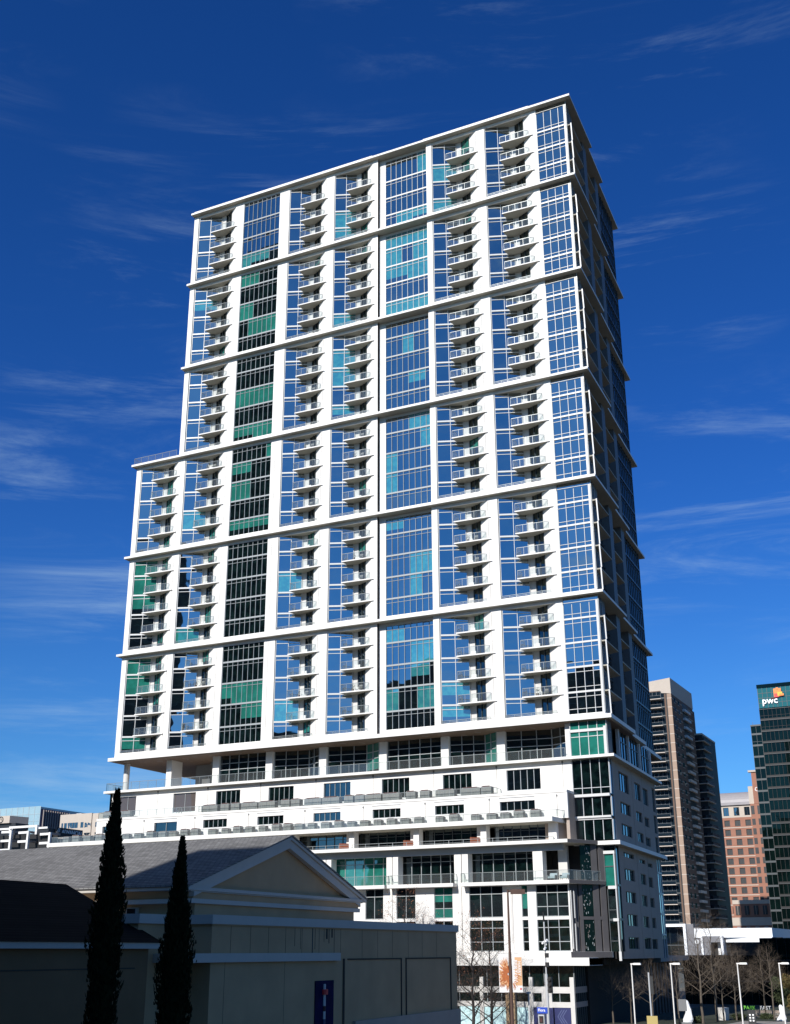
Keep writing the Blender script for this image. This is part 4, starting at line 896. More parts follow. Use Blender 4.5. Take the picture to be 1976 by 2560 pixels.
s = MB(); s.box(-62, -49.8, 290, 312, GZ, 46.0, 'far_dark'); s.box(-62, -49.7, 289.9, 312, 45.7, 46.3, 'tan_trim'); s.build('wall', annex)
for k in range(27):
    z = 43.5-FL*k
    if z < GZ+2: break
    s = MB(); s.box(-54, -49.0, 289.0, 300, z-0.2, z, 'tan_trim'); b_ = s.build('balcony', annex)
    s = MB(); s.box(-54, -49.0, 289.0, 289.05, z, z+1.0, 'glass_far'); s.box(-49.05, -49.0, 289.05, 300, z, z+1.0, 'glass_far'); s.build('railing', b_)
# pink brick office
pink = thing('pink_brick_office', (-60, 420, GZ), 'pink brick office block with square windows, a pale top row and a curved zinc roof', 'building')
P0 = 405.0; xw = [-70.9+k*4.55 for k in range(5)]; fz = 4.0
wins_by_floor = []
s = MB(); z = 31.9
rows = [(28.7, 32.3, 'cream_stone')]+[(27.1-0.3-4.03*k-2.6, 27.1-0.3-4.03*k, 'pink_brick') for k in range(15)]
zs = 33.5
for (a, b, m_) in rows:
    nxt = a-0.75
    if nxt < GZ: break
    ws = [(x-1.2, x+1.2, a, b) for x in xw]
    wall_with_windows(s, -73, -55.2, P0, 0.5, nxt, zs, ws, m_)
    if m_ == 'pink_brick': s.box(-73, -55.2, P0-0.06, P0, nxt, nxt+0.35, 'cream_stone')
    zs = nxt
s.box(-73, -55.2, P0+0.6, 440, GZ, 33.5, 'interior')
s.box(-55.2, -50.2, P0-2.5, 440, GZ, 33.2, 'pink_brick'); s.box(-53.4, -50.0, P0-2.6, P0, 33.2, 46.7, 'pink_brick'); s.box(-55.6, -53.4, P0-1.5, P0+10, 33.2, 40.8, 'cream_stone')
s.box(-54.6, -49.9, P0-3.2, P0-1, 46.7, 47.5, 'cream_stone')
s.build('wall', pink)
for (a, b, m_) in rows:
    if a < GZ+2: break
    for x in xw:
        F, G = MB(), MB(); F.box(x-1.1, x-1.02, P0+0.2, P0+0.35, a, b, 'mullion_dark'); F.box(x+1.02, x+1.1, P0+0.2, P0+0.35, a, b, 'mullion_dark'); F.box(x-0.04, x+0.04, P0+0.2, P0+0.35, a, b, 'mullion_dark'); F.box(x-1.02, x+1.02, P0+0.2, P0+0.35, b-0.08, b, 'mullion_dark')
        G.box(x-1.19, x+1.19, P0+0.36, P0+0.4, a, b, 'far_dark' if a < 28 else 'glass_far'); f = F.build('window', pink); G.build('glass', f)
    for x in (-54.3, -51.6):
        F = MB(); F.box(x-0.7, x+0.7, P0-2.56, P0-2.5, a, b, 'far_dark'); F.build('window', pink)
s = MB(); pts = []
for k in range(9): a = k/8*math.pi/2; pts.append((P0+0.5+6*(1-math.cos(a)), 33.5+5.9*math.sin(a)))
for (ya, za), (yb, zb) in zip(pts, pts[1:]): s.hexa([(-70, ya, za-0.3), (-55.6, ya, za-0.3), (-55.6, yb, zb-0.3), (-70, yb, zb-0.3), (-70, ya, za), (-55.6, ya, za), (-55.6, yb, zb), (-70, yb, zb)], 'zinc')
s.box(-70, -55.6, P0+6.5, P0+20, 33.2, 39.4, 'zinc'); s.box(-73.2, -55.0, P0-0.8, P0+0.5, 33.2, 34.4, 'zinc'); s.build('roof', pink)
s = MB(); text(s, 'C', 2.6, (-52.6, P0-2.62, 38.4), (1, 0, 0), (0, 0, 1), 'sign_white', ext=0.05); s.build('letter_sign', pink)
lowb = thing('low_brick_wing', (-60, 398, GZ), 'low pink brick wing with cream stone bands, in front of the pink office', 'building')
s = MB(); s.box(-65.3, -48, 395, 400, -14, -7.2, 'pink_brick'); s.box(-65.5, -48, 394.8, 400, -8.6, -7.0, 'cream_stone'); s.box(-67.6, -48, 394, 400, GZ, -14, 'pink_brick'); s.box(-67.7, -48, 393.8, 400, -17.2, -14.0, 'cream_stone'); s.build('wall', lowb)
for x in (-63.5, -59.7, -56.0, -52.3):
    s = MB(); s.box(x-0.9, x+0.9, 394.7, 395.05, -12.9, -9.3, 'far_dark'); s.box(x-0.05, x+0.05, 394.65, 394.7, -12.9, -9.3, 'cream_stone'); s.build('window', lowb)
    s = MB(); s.box(x-0.8, x+0.8, 393.75, 393.8, -20.2, -17.6, 'zinc'); s.build('shutter', lowb)

# black glass office with sign
off = thing('black_glass_office', (-20, 345, GZ), 'black glass office tower with a lit sign at its top, at the right edge', 'building')
s = MB(); s.box(-34.5, 25, 325.6, 370, GZ, 67.6, 'far_dark'); s.box(-38.3, -34.5, 325.6, 360, GZ, 53.3, 'far_dark'); s.box(-34.6, 25, 325, 370.1, 67.6, 69.0, 'glass_black'); s.box(-38.5, -34.5, 325.2, 360, 53.3, 53.9, 'mullion_dark')
s.tube((-37.6, 326, 53.9), (-37.6, 326, 55.0), 0.06, 0.06, 'grey_metal'); s.build('wall', off)
fls = [59.8-4.25*k for k in range(23)]
F, G = MB(), MB(); glazing(F, G, (-34.5, 325.3), (25, 325.3), GZ, 59.8, 38, fls[1:], tr=(2.5,), fm='black', gl='glass_black', bl='glass_green', pblind=0.0, rnd=random.Random(2), sp=0.35, mw=0.10, md=0.15, jit=0.001)
glazing(F, G, (-38.4, 325.5), (-34.62, 325.5), GZ, 53.3, 2, [f_-1 for f_ in fls if f_ < 53], tr=(2.5,), fm='mullion_dark', gl='glass_black', rnd=random.Random(2), sp=0.35, mw=0.10)
for k, z in enumerate(fls): F.box(-34.5, 25, 324.9, 325.1, z-0.45, z-0.3, 'mullion_dark')
f = F.build('curtain_wall', off); G.build('glass', f)
F, G = MB(), MB(); glazing(F, G, (-34.4, 325.2), (25, 325.2), 59.9, 67.6, 34, (), tr=(1.9, 3.8, 5.7), fm='mullion_dark', gl='glass_green', rnd=random.Random(2), mw=0.14, md=0.12)
f = F.build('sign_screen', off); G.build('glass', f)
s = MB(); text(s, 'pwc', 3.5, (-33.0, 324.8, 61.4), (1, 0, 0), (0, 0, 1), 'sign_white', ext=0.15, bold=0.08)
for x0, x1, z0, z1, m_, y in ((-28.4, -25.6, 63.7, 66.9, 'orange', 324.6), (-27.0, -25.2, 63.9, 65.4, 'yellow', 324.4), (-28.2, -26.6, 63.5, 64.9, 'red', 324.45), (-29.5, -28.0, 62.9, 63.5, 'maroon', 324.55), (-26.3, -24.7, 63.9, 64.7, 'orange', 324.3), (-27.4, -26.6, 66.4, 67.2, 'orange', 324.5)): s.box(x0, x1, y, 324.8, z0, z1, m_)
s.build('rooftop_sign', off)


# dark podium across the side street, white pavilion and portal frame
pod = thing('dark_podium_building', (0, 132, GZ), 'long dark glass building below the white pavilion roof, behind the bare trees', 'building')
s = MB(); s.box(-24, -13.5, 126, 150, GZ, -28.0, 'black'); s.box(-13.5, 60, 126, 150, GZ, -25.6, 'black'); s.box(-7.5, 60, 124.5, 126, GZ, -24.7, 'black'); s.build('wall', pod)
F, G = MB(), MB(); glazing(F, G, (-24, 125.9), (-7.6, 125.9), GZ, -28.05, 12, (-33.0,), fm='black', gl='glass_black', rnd=random.Random(3), md=0.06); glazing(F, G, (-7.5, 124.4), (60, 124.4), GZ, -24.8, 40, (-29.0, -33.0), fm='black', gl='glass_black', rnd=random.Random(3), md=0.06)
f = F.build('curtain_wall', pod); G.build('glass', f)
pav = thing('white_pavilion', (-35, 245, GZ), 'long low white pavilion roof catching the sun, beneath the pink brick building', 'pavilion')
s = MB(); s.prism([(-47.04, 239.13), (-24.67, 242.2), (-24.67, 285), (-47.04, 252)], -23.39, -20.76, 'pavilion_white'); s.box(-38.27, -24.82, 241.32, 242.34, -24.71, -23.36, 'pavilion_white'); s.build('roof', pav)
s = MB(); s.box(-37.98, -22.77, 245.85, 248.05, -37.5, -23.39, 'interior'); s.build('wall', pav)
pf = thing('portal_frame', (-55, 240, GZ), 'white square portal frame round a glazed corner, next to the tower', 'frame')
s = MB(); s.box(-57.86, -49.38, 238.54, 240.74, -20.18, -19.37, 'pavilion_white'); s.box(-50.19, -49.38, 238.54, 240.74, -37.5, -20.18, 'pavilion_white'); s.build('frame', pf)
F, G = MB(), MB(); glazing(F, G, (-62.25, 241.47), (-50.26, 241.47), GZ, -20.32, 5, (-25.44, -32.02), fm='mullion_dark', gl='glass', rnd=random.Random(2)); f = F.build('glazed_bay', pf); G.build('glass', f)
pan = thing('steel_gatehouse', (-45, 240, GZ), 'grey steel-panelled gatehouse with a round white dial, between portal frame and pavilion', 'gatehouse')
s = MB(); s.box(-49.31, -47.19, 239.27, 245.85, -37.5, -19.45, 'steel_panel'); s.box(-47.19, -45.22, 239.57, 245.85, -37.5, -20.47, 'steel_panel'); s.box(-45.14, -44.56, 238.54, 244.39, -37.5, -22.96, 'pavilion_white'); s.box(-44.56, -38.86, 239.13, 244.39, -24.71, -22.96, 'steel_panel'); s.box(-44.56, -42.36, 239.27, 244.39, -37.5, -24.71, 'steel_panel'); s.box(-42.36, -39.59, 242.2, 244.39, -37.5, -24.71, 'black'); s.box(-40.9, -40.17, 241.91, 242.12, -37.5, -24.86, 'pavilion_white'); s.build('wall', pan)
s = MB(); s.hexa([(-39.0, 238.54, GZ), (-38.27, 238.54, GZ), (-38.27, 242.93, GZ), (-39.0, 242.93, GZ), (-39.37, 238.54, -22.81), (-38.71, 238.54, -22.81), (-38.71, 242.93, -22.81), (-39.37, 242.93, -22.81)], 'pavilion_white'); s.build('post', pan)
s = MB(); s.tube((-46.46, 239.57, -24.56), (-46.46, 239.2, -24.56), 0.62, 0.62, 'sign_white', 20); s.tube((-46.46, 239.19, -24.56), (-46.46, 239.16, -24.56), 0.5, 0.5, 'frame_grey', 20); s.build('dial', pan)

# ================================================================ BUILDINGS FURTHER OFF, LEFT
gar = thing('parking_garage', (-255, 180, GZ), 'open concrete parking garage with white stepped frames, at the left edge', 'building')
s = MB(); s.box(-300, -243, 176.5, 215, GZ, 11.0, 'black'); s.build('wall', gar)
for k, (x, zt_) in enumerate(((-275, 12.3), (-267.5, 12.2), (-260.1, 12.1), (-252.5, 11.6), (-243.0, 10.7))):
    s = MB(); yk = 172+0.05*k
    s.box(x-0.4, x+0.35, yk, yk+0.8, GZ, zt_, 'white_slab')
    for z in (zt_-0.1, zt_-3.0, zt_-6.0, zt_-9.0): s.box(x-4.2, x-0.4, yk+0.05, yk+0.8, z-0.75, z, 'white_slab')
    s.box(x-0.3, x+0.3, yk+0.8, yk+5, zt_-0.7, zt_, 'grey_wall'); s.box(x-0.3, x+0.3, yk+0.8, yk+5, zt_-3.7, zt_-3.0, 'grey_wall')
    s.build('frame', gar)
s = MB()
s.box(-262.8, -250.4, 174, 174.6, 12.9, 13.6, 'white_slab'); s.box(-251.0, -250.2, 173.9, 174.6, 10.5, 13.6, 'white_slab'); s.box(-262.8, -262.2, 174, 174.6, 10.5, 12.9, 'white_slab'); s.box(-250.2, -245.4, 174.2, 190, 10.6, 12.3, 'far_dark')
s.box(-249.5, -245.6, 173.8, 174.2, 12.2, 12.8, 'white_slab'); s.box(-242.6, -232, 176, 190, GZ, 9.0, 'far_dark'); s.box(-242.6, -231.5, 175.6, 176, 8.7, 9.2, 'grey_wall')
s.build('upper_deck', gar)
sg = MB(); sg.box(-245.1, -245.0, 177.4, 190.9, 10.7, 12.9, 'far_dark')
text(sg, 'ADVANCIAL', 1.9, (-244.95, 180.3, 11.05), (0, 1, 0), (0, 0, 1), 'sign_white', ext=0.06, bold=0.02, spacing=0.98)
for k in range(3): sg.hexa([(-244.95, 177.7+0.5*k, 11.1), (-244.9, 177.7+0.5*k, 11.1), (-244.9, 177.95+0.5*k, 11.1), (-244.95, 177.95+0.5*k, 11.1), (-244.95, 178.5+0.35*k, 12.6), (-244.9, 178.5+0.35*k, 12.6), (-244.9, 178.7+0.35*k, 12.6), (-244.95, 178.7+0.35*k, 12.6)], 'frame_grey')
tag(sg.build('garage_sign'), 'black sign with white capitals reading ADVANCIAL on the parking garage', 'sign')
gb = thing('pale_glass_building', (-345, 275, GZ), 'pale gridded glass building with a dark finned side wall, far left', 'building')
s = MB(); s.box(-420, -334, 265.8, 300, GZ, 33.2, 'far_glass'); s.build('wall', gb)
F, G = MB(), MB(); glazing(F, G, (-420, 265.6), (-334, 265.6), GZ, 33.5, 26, [30.2-3.0*k for k in range(20)], fm='frame_grey', gl='far_glass', sp=0.05, mw=0.12, rnd=random.Random(1)); f = F.build('curtain_wall', gb); G.build('glass', f)
s = MB(); s.box(-337, -333.9, 266, 284, GZ, 32.4, 'navy')
for k in range(12): s.box(-333.9, -333.2, 267+1.5*k, 267.4+1.5*k, 20, 32.0, 'slate_panel')
s.build('finned_wall', gb)
cb = thing('cream_building', (-292, 255, GZ), 'cream stone building with ribbon windows between glass block and tower', 'building')
s = MB(); s.box(-304, -287.6, 245, 275, GZ, 26.2, 'cream_stone'); s.box(-287.4, -280, 245.2, 275, GZ, 26.0, 'cream_stone'); s.box(-287.6, -287.4, 245.5, 275, GZ, 26, 'dark_joint')
s.box(-300, -297.5, 250, 252, 26.2, 27.0, 'pavilion_white'); s.build('wall', cb)
for k in range(6):
    z = 20.6-4.0*k
    F, G = MB(), MB(); glazing(F, G, (-303, 244.98), (-291.6, 244.98), z, z+2.2, 8, (), fm='cream_stone', gl='glass_far', rnd=random.Random(k)); f = F.build('window', cb); G.build('glass', f)
    F, G = MB(), MB(); glazing(F, G, (-290.9, 244.98), (-287.8, 244.98), z, z+1.9, 2, (), fm='cream_stone', gl='glass_far', tr=(0.9,), rnd=random.Random(k)); f = F.build('window', cb); G.build('glass', f)
    F, G = MB(), MB(); glazing(F, G, (-285.6, 245.18), (-282.2, 245.18), z, z+1.9, 2, (), fm='cream_stone', gl='glass_far', tr=(0.9,), rnd=random.Random(k)); f = F.build('window', cb); G.build('glass', f)
kb = thing('stone_sign_building', (-315, 215, GZ), 'low cream building with dark lettering and a round dial emblem, at the left edge', 'building')
s = MB(); s.prism([(-330, 208), (-295.8, 208), (-293.8, 216), (-330, 216)], 19.4, 22.1, 'cream_stone'); s.box(-330, -293.5, 209, 216, GZ, 19.4, 'far_dark'); s.box(-330, -294, 208.2, 208.6, 16.9, 17.6, 'white_slab'); s.build('wall', kb)
s = MB(); text(s, 'Y', 1.9, (-303.1, 207.9, 20.1), (1, 0, 0), (0, 0, 1), 'far_dark', ext=0.05, bold=0.03)
for k in range(24):
    a0, a1 = 2*math.pi*k/24, 2*math.pi*(k+1)/24; cx, cz = -300.1, 20.75
    s.hexa([(cx+0.95*math.cos(a0), 207.8, cz+0.95*math.sin(a0)), (cx+0.95*math.cos(a1), 207.8, cz+0.95*math.sin(a1)), (cx+0.95*math.cos(a1), 207.95, cz+0.95*math.sin(a1)), (cx+0.95*math.cos(a0), 207.95, cz+0.95*math.sin(a0)),
            (cx+1.2*math.cos(a0), 207.8, cz+1.2*math.sin(a0)), (cx+1.2*math.cos(a1), 207.8, cz+1.2*math.sin(a1)), (cx+1.2*math.cos(a1), 207.95, cz+1.2*math.sin(a1)), (cx+1.2*math.cos(a0), 207.95, cz+1.2*math.sin(a0))], 'far_dark')
s.box(-300.15, -300.05, 207.8, 207.95, 20.7, 21.4, 'far_dark'); s.box(-300.1, -299.6, 207.8, 207.95, 20.65, 20.75, 'far_dark'); s.build('letter_sign', kb)

# ================================================================ UNSEEN BLOCKS BEHIND THE CAMERA (added for dark reflections in the glass and the foreground shade)
def add_unseen_block(x0, x1, y0, y1, z1, lab, step=0, rnd=random.Random(3)):
    t = thing('unseen_block', ((x0+x1)/2, (y0+y1)/2, GZ), lab, 'building', 'unseen blocks added behind the camera for shade and reflections')
    s = MB(); s.box(x0, x1, y0, y1, GZ, z1, 'unseen_dark')
    if step: s.box(x0+(x1-x0)*0.2, x1-(x1-x0)*0.25, y0+2, y1-2, z1, z1+step, 'unseen_dark')
    n = int((z1-GZ)/4)
    for k in range(n): s.box(x0-0.1, x1+0.1, y0-0.1, y1+0.1, GZ+4*k+3.4, GZ+4*k+3.9, 'mullion_dark')
    s.build('wall', t)  # body of the added unseen block
add_unseen_block(-19.8, 60, -175, -160.5, 30, 'low wide dark block behind the camera, unseen, added to shade the foreground', 0)
add_unseen_block(-29, -20, -176, -160, 39.6, 'narrow dark block behind the camera, unseen, added to shade the gabled roof', 0)
add_unseen_block(-80, -55, -250, -200, 54, 'narrow dark block left of the low wide one, unseen, added for reflections in the glass', 0)
add_unseen_block(-140, -80, -255, -205, 58, 'long dark block, unseen, added to be reflected low in the tower glass', 6)
add_unseen_block(-163, -139, -165, -138, 190, 'very tall slim dark block, unseen, added to be reflected in the dark column of windows', 0)
add_unseen_block(-75, -22, -470, -430, 175, 'distant tall dark block, unseen, added to be reflected in the leftmost windows', 0)

# ================================================================ STREET THINGS
def limb(s, a, d, L_, r_, depth, rnd, m_, tw, spread=0.6, up_=0.25):
    d = d.normalized(); segs = 3; p = a.copy(); rr = r_
    for k in range(segs):
        q = p+d*(L_/segs); s.tube(p, q, rr, rr*0.82, m_, 5 if rr > 0.03 else 3, cap=False); rr *= 0.82; p = q
        d = (d+Vector((rnd.uniform(-.14, .14), rnd.uniform(-.14, .14), rnd.uniform(-.05, .14)))).normalized()
        if depth > 0 and (k > 0 or depth < 3):
            for _ in range(2 if depth > 1 else 2):
                sd_ = d.orthogonal().normalized(); sd_.rotate(Matrix.Rotation(rnd.uniform(0, 6.28), 3, d))
                nd = (d*(1-spread*0.5)+sd_*spread+Vector((0, 0, up_))).normalized()
                limb(tw if depth <= 2 else s, p, nd, L_*rnd.uniform(0.5, 0.72), rr*0.55, depth-1, rnd, m_ if depth > 2 else 'twig' if m_ != 'bark_dark' else 'bark_dark', tw, spread, up_)
def bare_tree_mesh(H, r0, seed, m_='bark', spread=0.75, first=0.28, tiers=11, up_=0.2, buds=False):
    rnd = random.Random(seed); s, tw = MB(), MB(); p = Vector((0, 0, 0)); n = 14; pts = [p]
    for k in range(1, n+1): pts.append(Vector((rnd.uniform(-.05, .05)*k*0.25, rnd.uniform(-.05, .05)*k*0.25, H*k/n)))
    for k in range(n): s.tube(pts[k], pts[k+1], r0*(1-k/n*0.9), r0*(1-(k+1)/n*0.9), m_, 7, cap=False)
    for t in range(tiers*2):
        u = first+(0.97-first)*t/(tiers*2); k = min(n-1, int(u*n)); a = pts[k].lerp(pts[k+1], u*n-k)
        an = t*2.4+rnd.uniform(-.4, .4); L_ = H*0.30*(1-(u-first)/(1-first)*0.72)*rnd.uniform(0.8, 1.1)
        limb(s, a, Vector((math.cos(an), math.sin(an), 0.45+u*0.5)), L_, r0*(0.34*(1-u)+0.06), 3, rnd, m_, tw, spread, up_)
    if buds:
        vs = [tw.v[rnd.randrange(len(tw.v))] for _ in range(900)]
        for v in vs:
            c = Vector(v); e = 0.06; a = Vector((rnd.uniform(-1, 1), rnd.uniform(-1, 1), rnd.uniform(-1, 1)))*e; b = Vector((rnd.uniform(-1, 1), rnd.uniform(-1, 1), rnd.uniform(-1, 1)))*e
            tw.face([c, c+a, c+a+b, c+b], 'bud')
    return s.mesh('trunk'), tw.mesh('crown')
def place_tree(ms, x, y, sc_, rz, lab, group, name='bare_tree', z=GZ):
    t = thing(name, (x, y, z), lab, 'tree', group); t.scale = (sc_, sc_, sc_); t.rotation_euler = (0, 0, rz)
    for nm, me in zip(('trunk', 'crown'), ms):
        o = bpy.data.objects.new(nm, me); col.objects.link(o); o.parent = t
TA = bare_tree_mesh(12.8, 0.20, 21, 'bark_dark', 0.75, 0.2, 15, 0.15, buds=True); TB = bare_tree_mesh(9.5, 0.13, 22, 'bark', 0.85, 0.25, 10, 0.3); TC = bare_tree_mesh(8.0, 0.11, 23, 'bark', 0.9, 0.3, 9, 0.35)
TD = bare_tree_mesh(8.5, 0.07, 24, 'bark', 0.45, 0.1, 8, 0.7)
place_tree(TA, -14.1, -11.9, 1.1, 0.3, 'bare dark street tree with reddish buds, nearest the stucco wall corner', 'bare trees on the pavement')
place_tree(TA, -12.3, -11.1, 1.02, 2.2, 'bare dark street tree just left of the brown lamp post', 'bare trees on the pavement')
place_tree(TD, -7.7, -11.4, 0.85, 0.2, 'thin upright sapling in front of the navy hoarding', 'bare trees on the pavement')
place_tree(TA, -24.7, -7.0, 1.3, 1.4, 'bare tree rising above the stucco parapet before the paired windows', 'bare trees on the pavement')
place_tree(TA, -22.4, -6.6, 1.12, 4.0, 'smaller bare tree showing just above the parapet near its right end', 'bare trees on the pavement')
for k, (x, y, s_, ms, lab) in enumerate((
    (-3.3, 3.9, 0.82, TB, 'bare tree at the tower side, left of the leftmost white lamp post'),
    (-1.6, 5.5, 0.8, TC, 'bare tree immediately behind the leftmost white lamp post'),
    (0.9, 5.8, 0.85, TC, 'bare spreading tree behind the yellow-based sign post'),
    (3.6, 6.9, 0.9, TC, 'bare tree just right of the second white lamp post'),
    (6.1, 7.9, 1.25, TB, 'tallest slim bare tree left of the middle pair'),
    (6.7, 12.7, 1.28, TB, 'tall bare tree right of the slimmest one, crowns touching'),
    (7.1, 14.5, 0.95, TC, 'bare spreading tree beside the white round planter'),
    (8.5, 18.9, 1.0, TC, 'bare tree behind the third white lamp post'),
    (8.2, 16.5, 0.85, TB, 'bare tree between the third lamp post and the green lettered sign'),
    (12.2, 19.0, 1.05, TC, 'bare tree over the right end of the green lettered sign'),
    (10.6, 22.5, 1.0, TC, 'bare tree behind the green lettered sign'))):
    place_tree(ms, x, y, s_, k*1.7, lab, 'bare trees beside the side street', z=-35.02)
# row of far bare trees over the pavilion
for k, (x, y, s_) in enumerate(((-46.9, 245.85, 1.25), (-41.05, 248.78, 1.35), (-36.66, 248.78, 1.0), (-51.28, 248.78, 1.25))):
    place_tree(TC, x, y, s_*1.75, k*2.1, ['bare tree above the gatehouse roof', 'bare tree above the left end of the pavilion', 'bare tree above the middle of the pavilion roof', 'bare tree behind the portal frame'][k], 'bare trees beyond the pavilion')
# leafy small trees at the right edge
def bush(x, y, rx, rz, n, m_, lab, seed, name='leafy_tree', GZ=-35.02):
    rnd = random.Random(seed); t = thing(name, (x, y, GZ), lab, 'tree' if name == 'leafy_tree' else 'shrub')
    s = MB(); s.tube((x, y, GZ), (x, y, GZ+rz*1.1), 0.10, 0.04, 'bark', 6); s.build('trunk' if name == 'leafy_tree' else 'stem', t)
    s = MB(); cl = [(rnd.uniform(-1, 1)*rx*0.7, rnd.uniform(-1, 1)*rx*0.7, rz*rnd.uniform(0.5, 1.6), rx*rnd.uniform(0.25, 0.5)) for _ in range(14)]
    for k in range(n):
        cx, cy_, cz, cr2 = rnd.choice(cl); v = Vector((rnd.gauss(0, 1), rnd.gauss(0, 1), rnd.gauss(0, 1))).normalized()*cr2*rnd.random()**0.4
        c = Vector((x+cx, y+cy_, GZ+cz))+v; a = Vector((rnd.uniform(-1, 1), rnd.uniform(-1, 1), rnd.uniform(-1, 1)))*0.12; b = Vector((rnd.uniform(-1, 1), rnd.uniform(-1, 1), rnd.uniform(-1, 1)))*0.12
        s.face([c, c+a, c+a+b, c+b], m_)
    s.build('crown', t)
bush(15.0, 20.0, 1.9, 3.0, 5000, 'autumn_leaf', 'olive and russet leafy tree at the right edge behind the last lamp post', 1)
bush(17.2, 18.5, 2.0, 3.1, 4000, 'autumn_leaf', 'russet leafy tree cut off by the right edge of the picture', 2)
bush(11.6, 30, 1.9, 2.6, 4000, 'evergreen_leaf', 'low dark green tree behind the green lettered sign', 3)
for k, (x, y) in enumerate(((8.3, 17.5), (5.0, 8.5), (11.0, 21.0))): bush(x, y, 0.8, 0.3, 1500, 'evergreen_leaf', ['low green shrub right of the round planter', 'low green shrub between the white statue and the tall bare trees', 'low green hedge plant under the green lettered sign'][k], 10+k, name='shrub')

# white lamp posts
def lamp_post():
    t = thing('lamp_post', (0, 0, GZ), 'x', 'lamp post', 'white lamp posts along the side street')
    s = MB(); s.tube((0, 0, GZ), (0, 0, GZ+9.0), 0.085, 0.065, 'white_slab', 10); s.build('pole', t)
    s = MB(); s.box(-0.09, 1.0, -0.05, 0.05, GZ+8.93, GZ+9.06, 'white_slab'); s.build('arm', t)
    s = MB(); s.hexa([(0.25, -0.17, GZ+8.90), (1.1, -0.17, GZ+8.90), (1.1, 0.17, GZ+8.90), (0.25, 0.17, GZ+8.90), (0.3, -0.14, GZ+9.10), (1.05, -0.14, GZ+9.10), (1.05, 0.14, GZ+9.10), (0.3, 0.14, GZ+9.10)], 'white_slab'); s.build('lamp_head', t)
    s = MB(); s.box(-0.2, 0.2, -0.2, 0.2, GZ, GZ+0.25, 'pier_concrete'); s.build('base', t)
    return t
lp = lamp_post()
for k, (x, y, lab) in enumerate(((0.9, -1.9, 'leftmost of the four white lamp posts, in front of the tower canopy'), (4.75, 0.3, 'second white lamp post from the left, right of the canopy end'), (11.4, 3.8, 'third white lamp post, before the dark building'), (15.6, 5.8, 'rightmost white lamp post, near the right edge of the picture'))):
    o = lp if k == 0 else copy_tree(lp); o.location = (x, y, GZ); o['label'] = lab

# brown lamp post with banner
bl = thing('street_lamp', (2.0, -42.0, GZ), 'tall rusty brown street lamp carrying an orange and white banner', 'street lamp')
bx, by = 3.35, -45.5
s = MB(); s.tube((bx, by, GZ), (bx, by, -22.45), 0.17, 0.075, 'rust_metal', 12); s.build('pole', bl)
s = MB(); s.tube((bx, by, -22.55), (bx+0.9, by+0.45, -22.6), 0.06, 0.06, 'rust_metal', 8); s.build('arm', bl)
s = MB(); s.hexa([(bx+0.25, by-0.0, -22.80), (bx+1.3, by+0.52, -22.80), (bx+1.15, by+0.86, -22.80), (bx+0.1, by+0.34, -22.80), (bx+0.25, by+0.0, -22.42), (bx+1.3, by+0.52, -22.42), (bx+1.15, by+0.86, -22.42), (bx+0.1, by+0.34, -22.42)], 'rust_metal'); s.build('lamp_head', bl)
# banner halves hang left and right of the pole
bn = MB(); rv = Vector((0.895, 0.446, 0)); nv = Vector((rv.y, -rv.x, 0)); uv = Vector((0, 0, 1)); bc = Vector((bx, by, 0))
def bq(u, z, d=0.0): return bc+rv*u+uv*z+nv*d
ZB0, ZB1 = -30.2, -27.35
for a, b in ((-0.92, -0.16), (0.14, 0.92)): 
    p = [bq(a, ZB0, -0.02), bq(b, ZB0, -0.02), bq(b, ZB0, 0.0), bq(a, ZB0, 0.0)]
    bn.hexa([bq(a, ZB0, 0.0), bq(b, ZB0, 0.0), bq(b, ZB0, -0.015), bq(a, ZB0, -0.015), bq(a, ZB1, 0.0), bq(b, ZB1, 0.0), bq(b, ZB1, -0.015), bq(a, ZB1, -0.015)], 'banner_white')
rnd = random.Random(6)
for k in range(240):                       # burst of orange strokes
    an = rnd.uniform(0, 2*math.pi); r1_ = rnd.uniform(0.75, 1.15); cu_, cz_ = -0.16, -28.85; w_ = 0.06
    du, dz = math.cos(an), math.sin(an)
    for j in range(9):
        ra, rb = r1_*j/9, r1_*(j+1)/9
        ua, ub = cu_+du*ra*0.95, cu_+du*rb*0.95; za, zb_ = cz_+dz*ra*1.15, cz_+dz*rb*1.15
        if not (-0.91 < ua < -0.17 and -0.91 < ub < -0.17) and not (0.15 < ua < 0.9 and 0.15 < ub < 0.9 and 0 > dz*1 and rb > 0.75): continue
        wj = w_*(1-j/10)
        bn.face([bq(ua-dz*wj, za+du*wj, 0.004+0.0001*k), bq(ub-dz*wj, zb_+du*wj, 0.004+0.0001*k), bq(ub+dz*wj, zb_-du*wj, 0.004+0.0001*k), bq(ua+dz*wj, za-du*wj, 0.004+0.0001*k)], 'banner_orange' if j < 5 else rnd.choice(('banner_orange', 'banner_pale')))
bn.face([bq(0.36, -29.7, 0.003), bq(0.91, -29.7, 0.003), bq(0.91, -27.6, 0.003), bq(0.36, -27.6, 0.003)], 'banner_pale')
text(bn, 'BERTOIA', 0.44, bq(0.26, -27.8, 0.012), -uv, rv, 'banner_orange', ext=0.002, bold=0.012)
text(bn, 'BERTOIA', 0.44, bq(0.245, -27.79, 0.02), -uv, rv, 'sign_white', ext=0.002, bold=0.006)
text(bn, 'HARRY', 0.34, bq(0.6, -27.9, 0.02), -uv, rv, 'sign_white', ext=0.002, bold=0.004)
bn.face([bq(0.72, -30.02, 0.01), bq(0.84, -30.02, 0.01), bq(0.84, -29.88, 0.01), bq(0.72, -29.88, 0.01)], 'red')
tag(bn.build('banner'), 'two-part street banner with an orange burst and vertical lettering reading HARRY BERTOIA', 'banner')
s = MB()
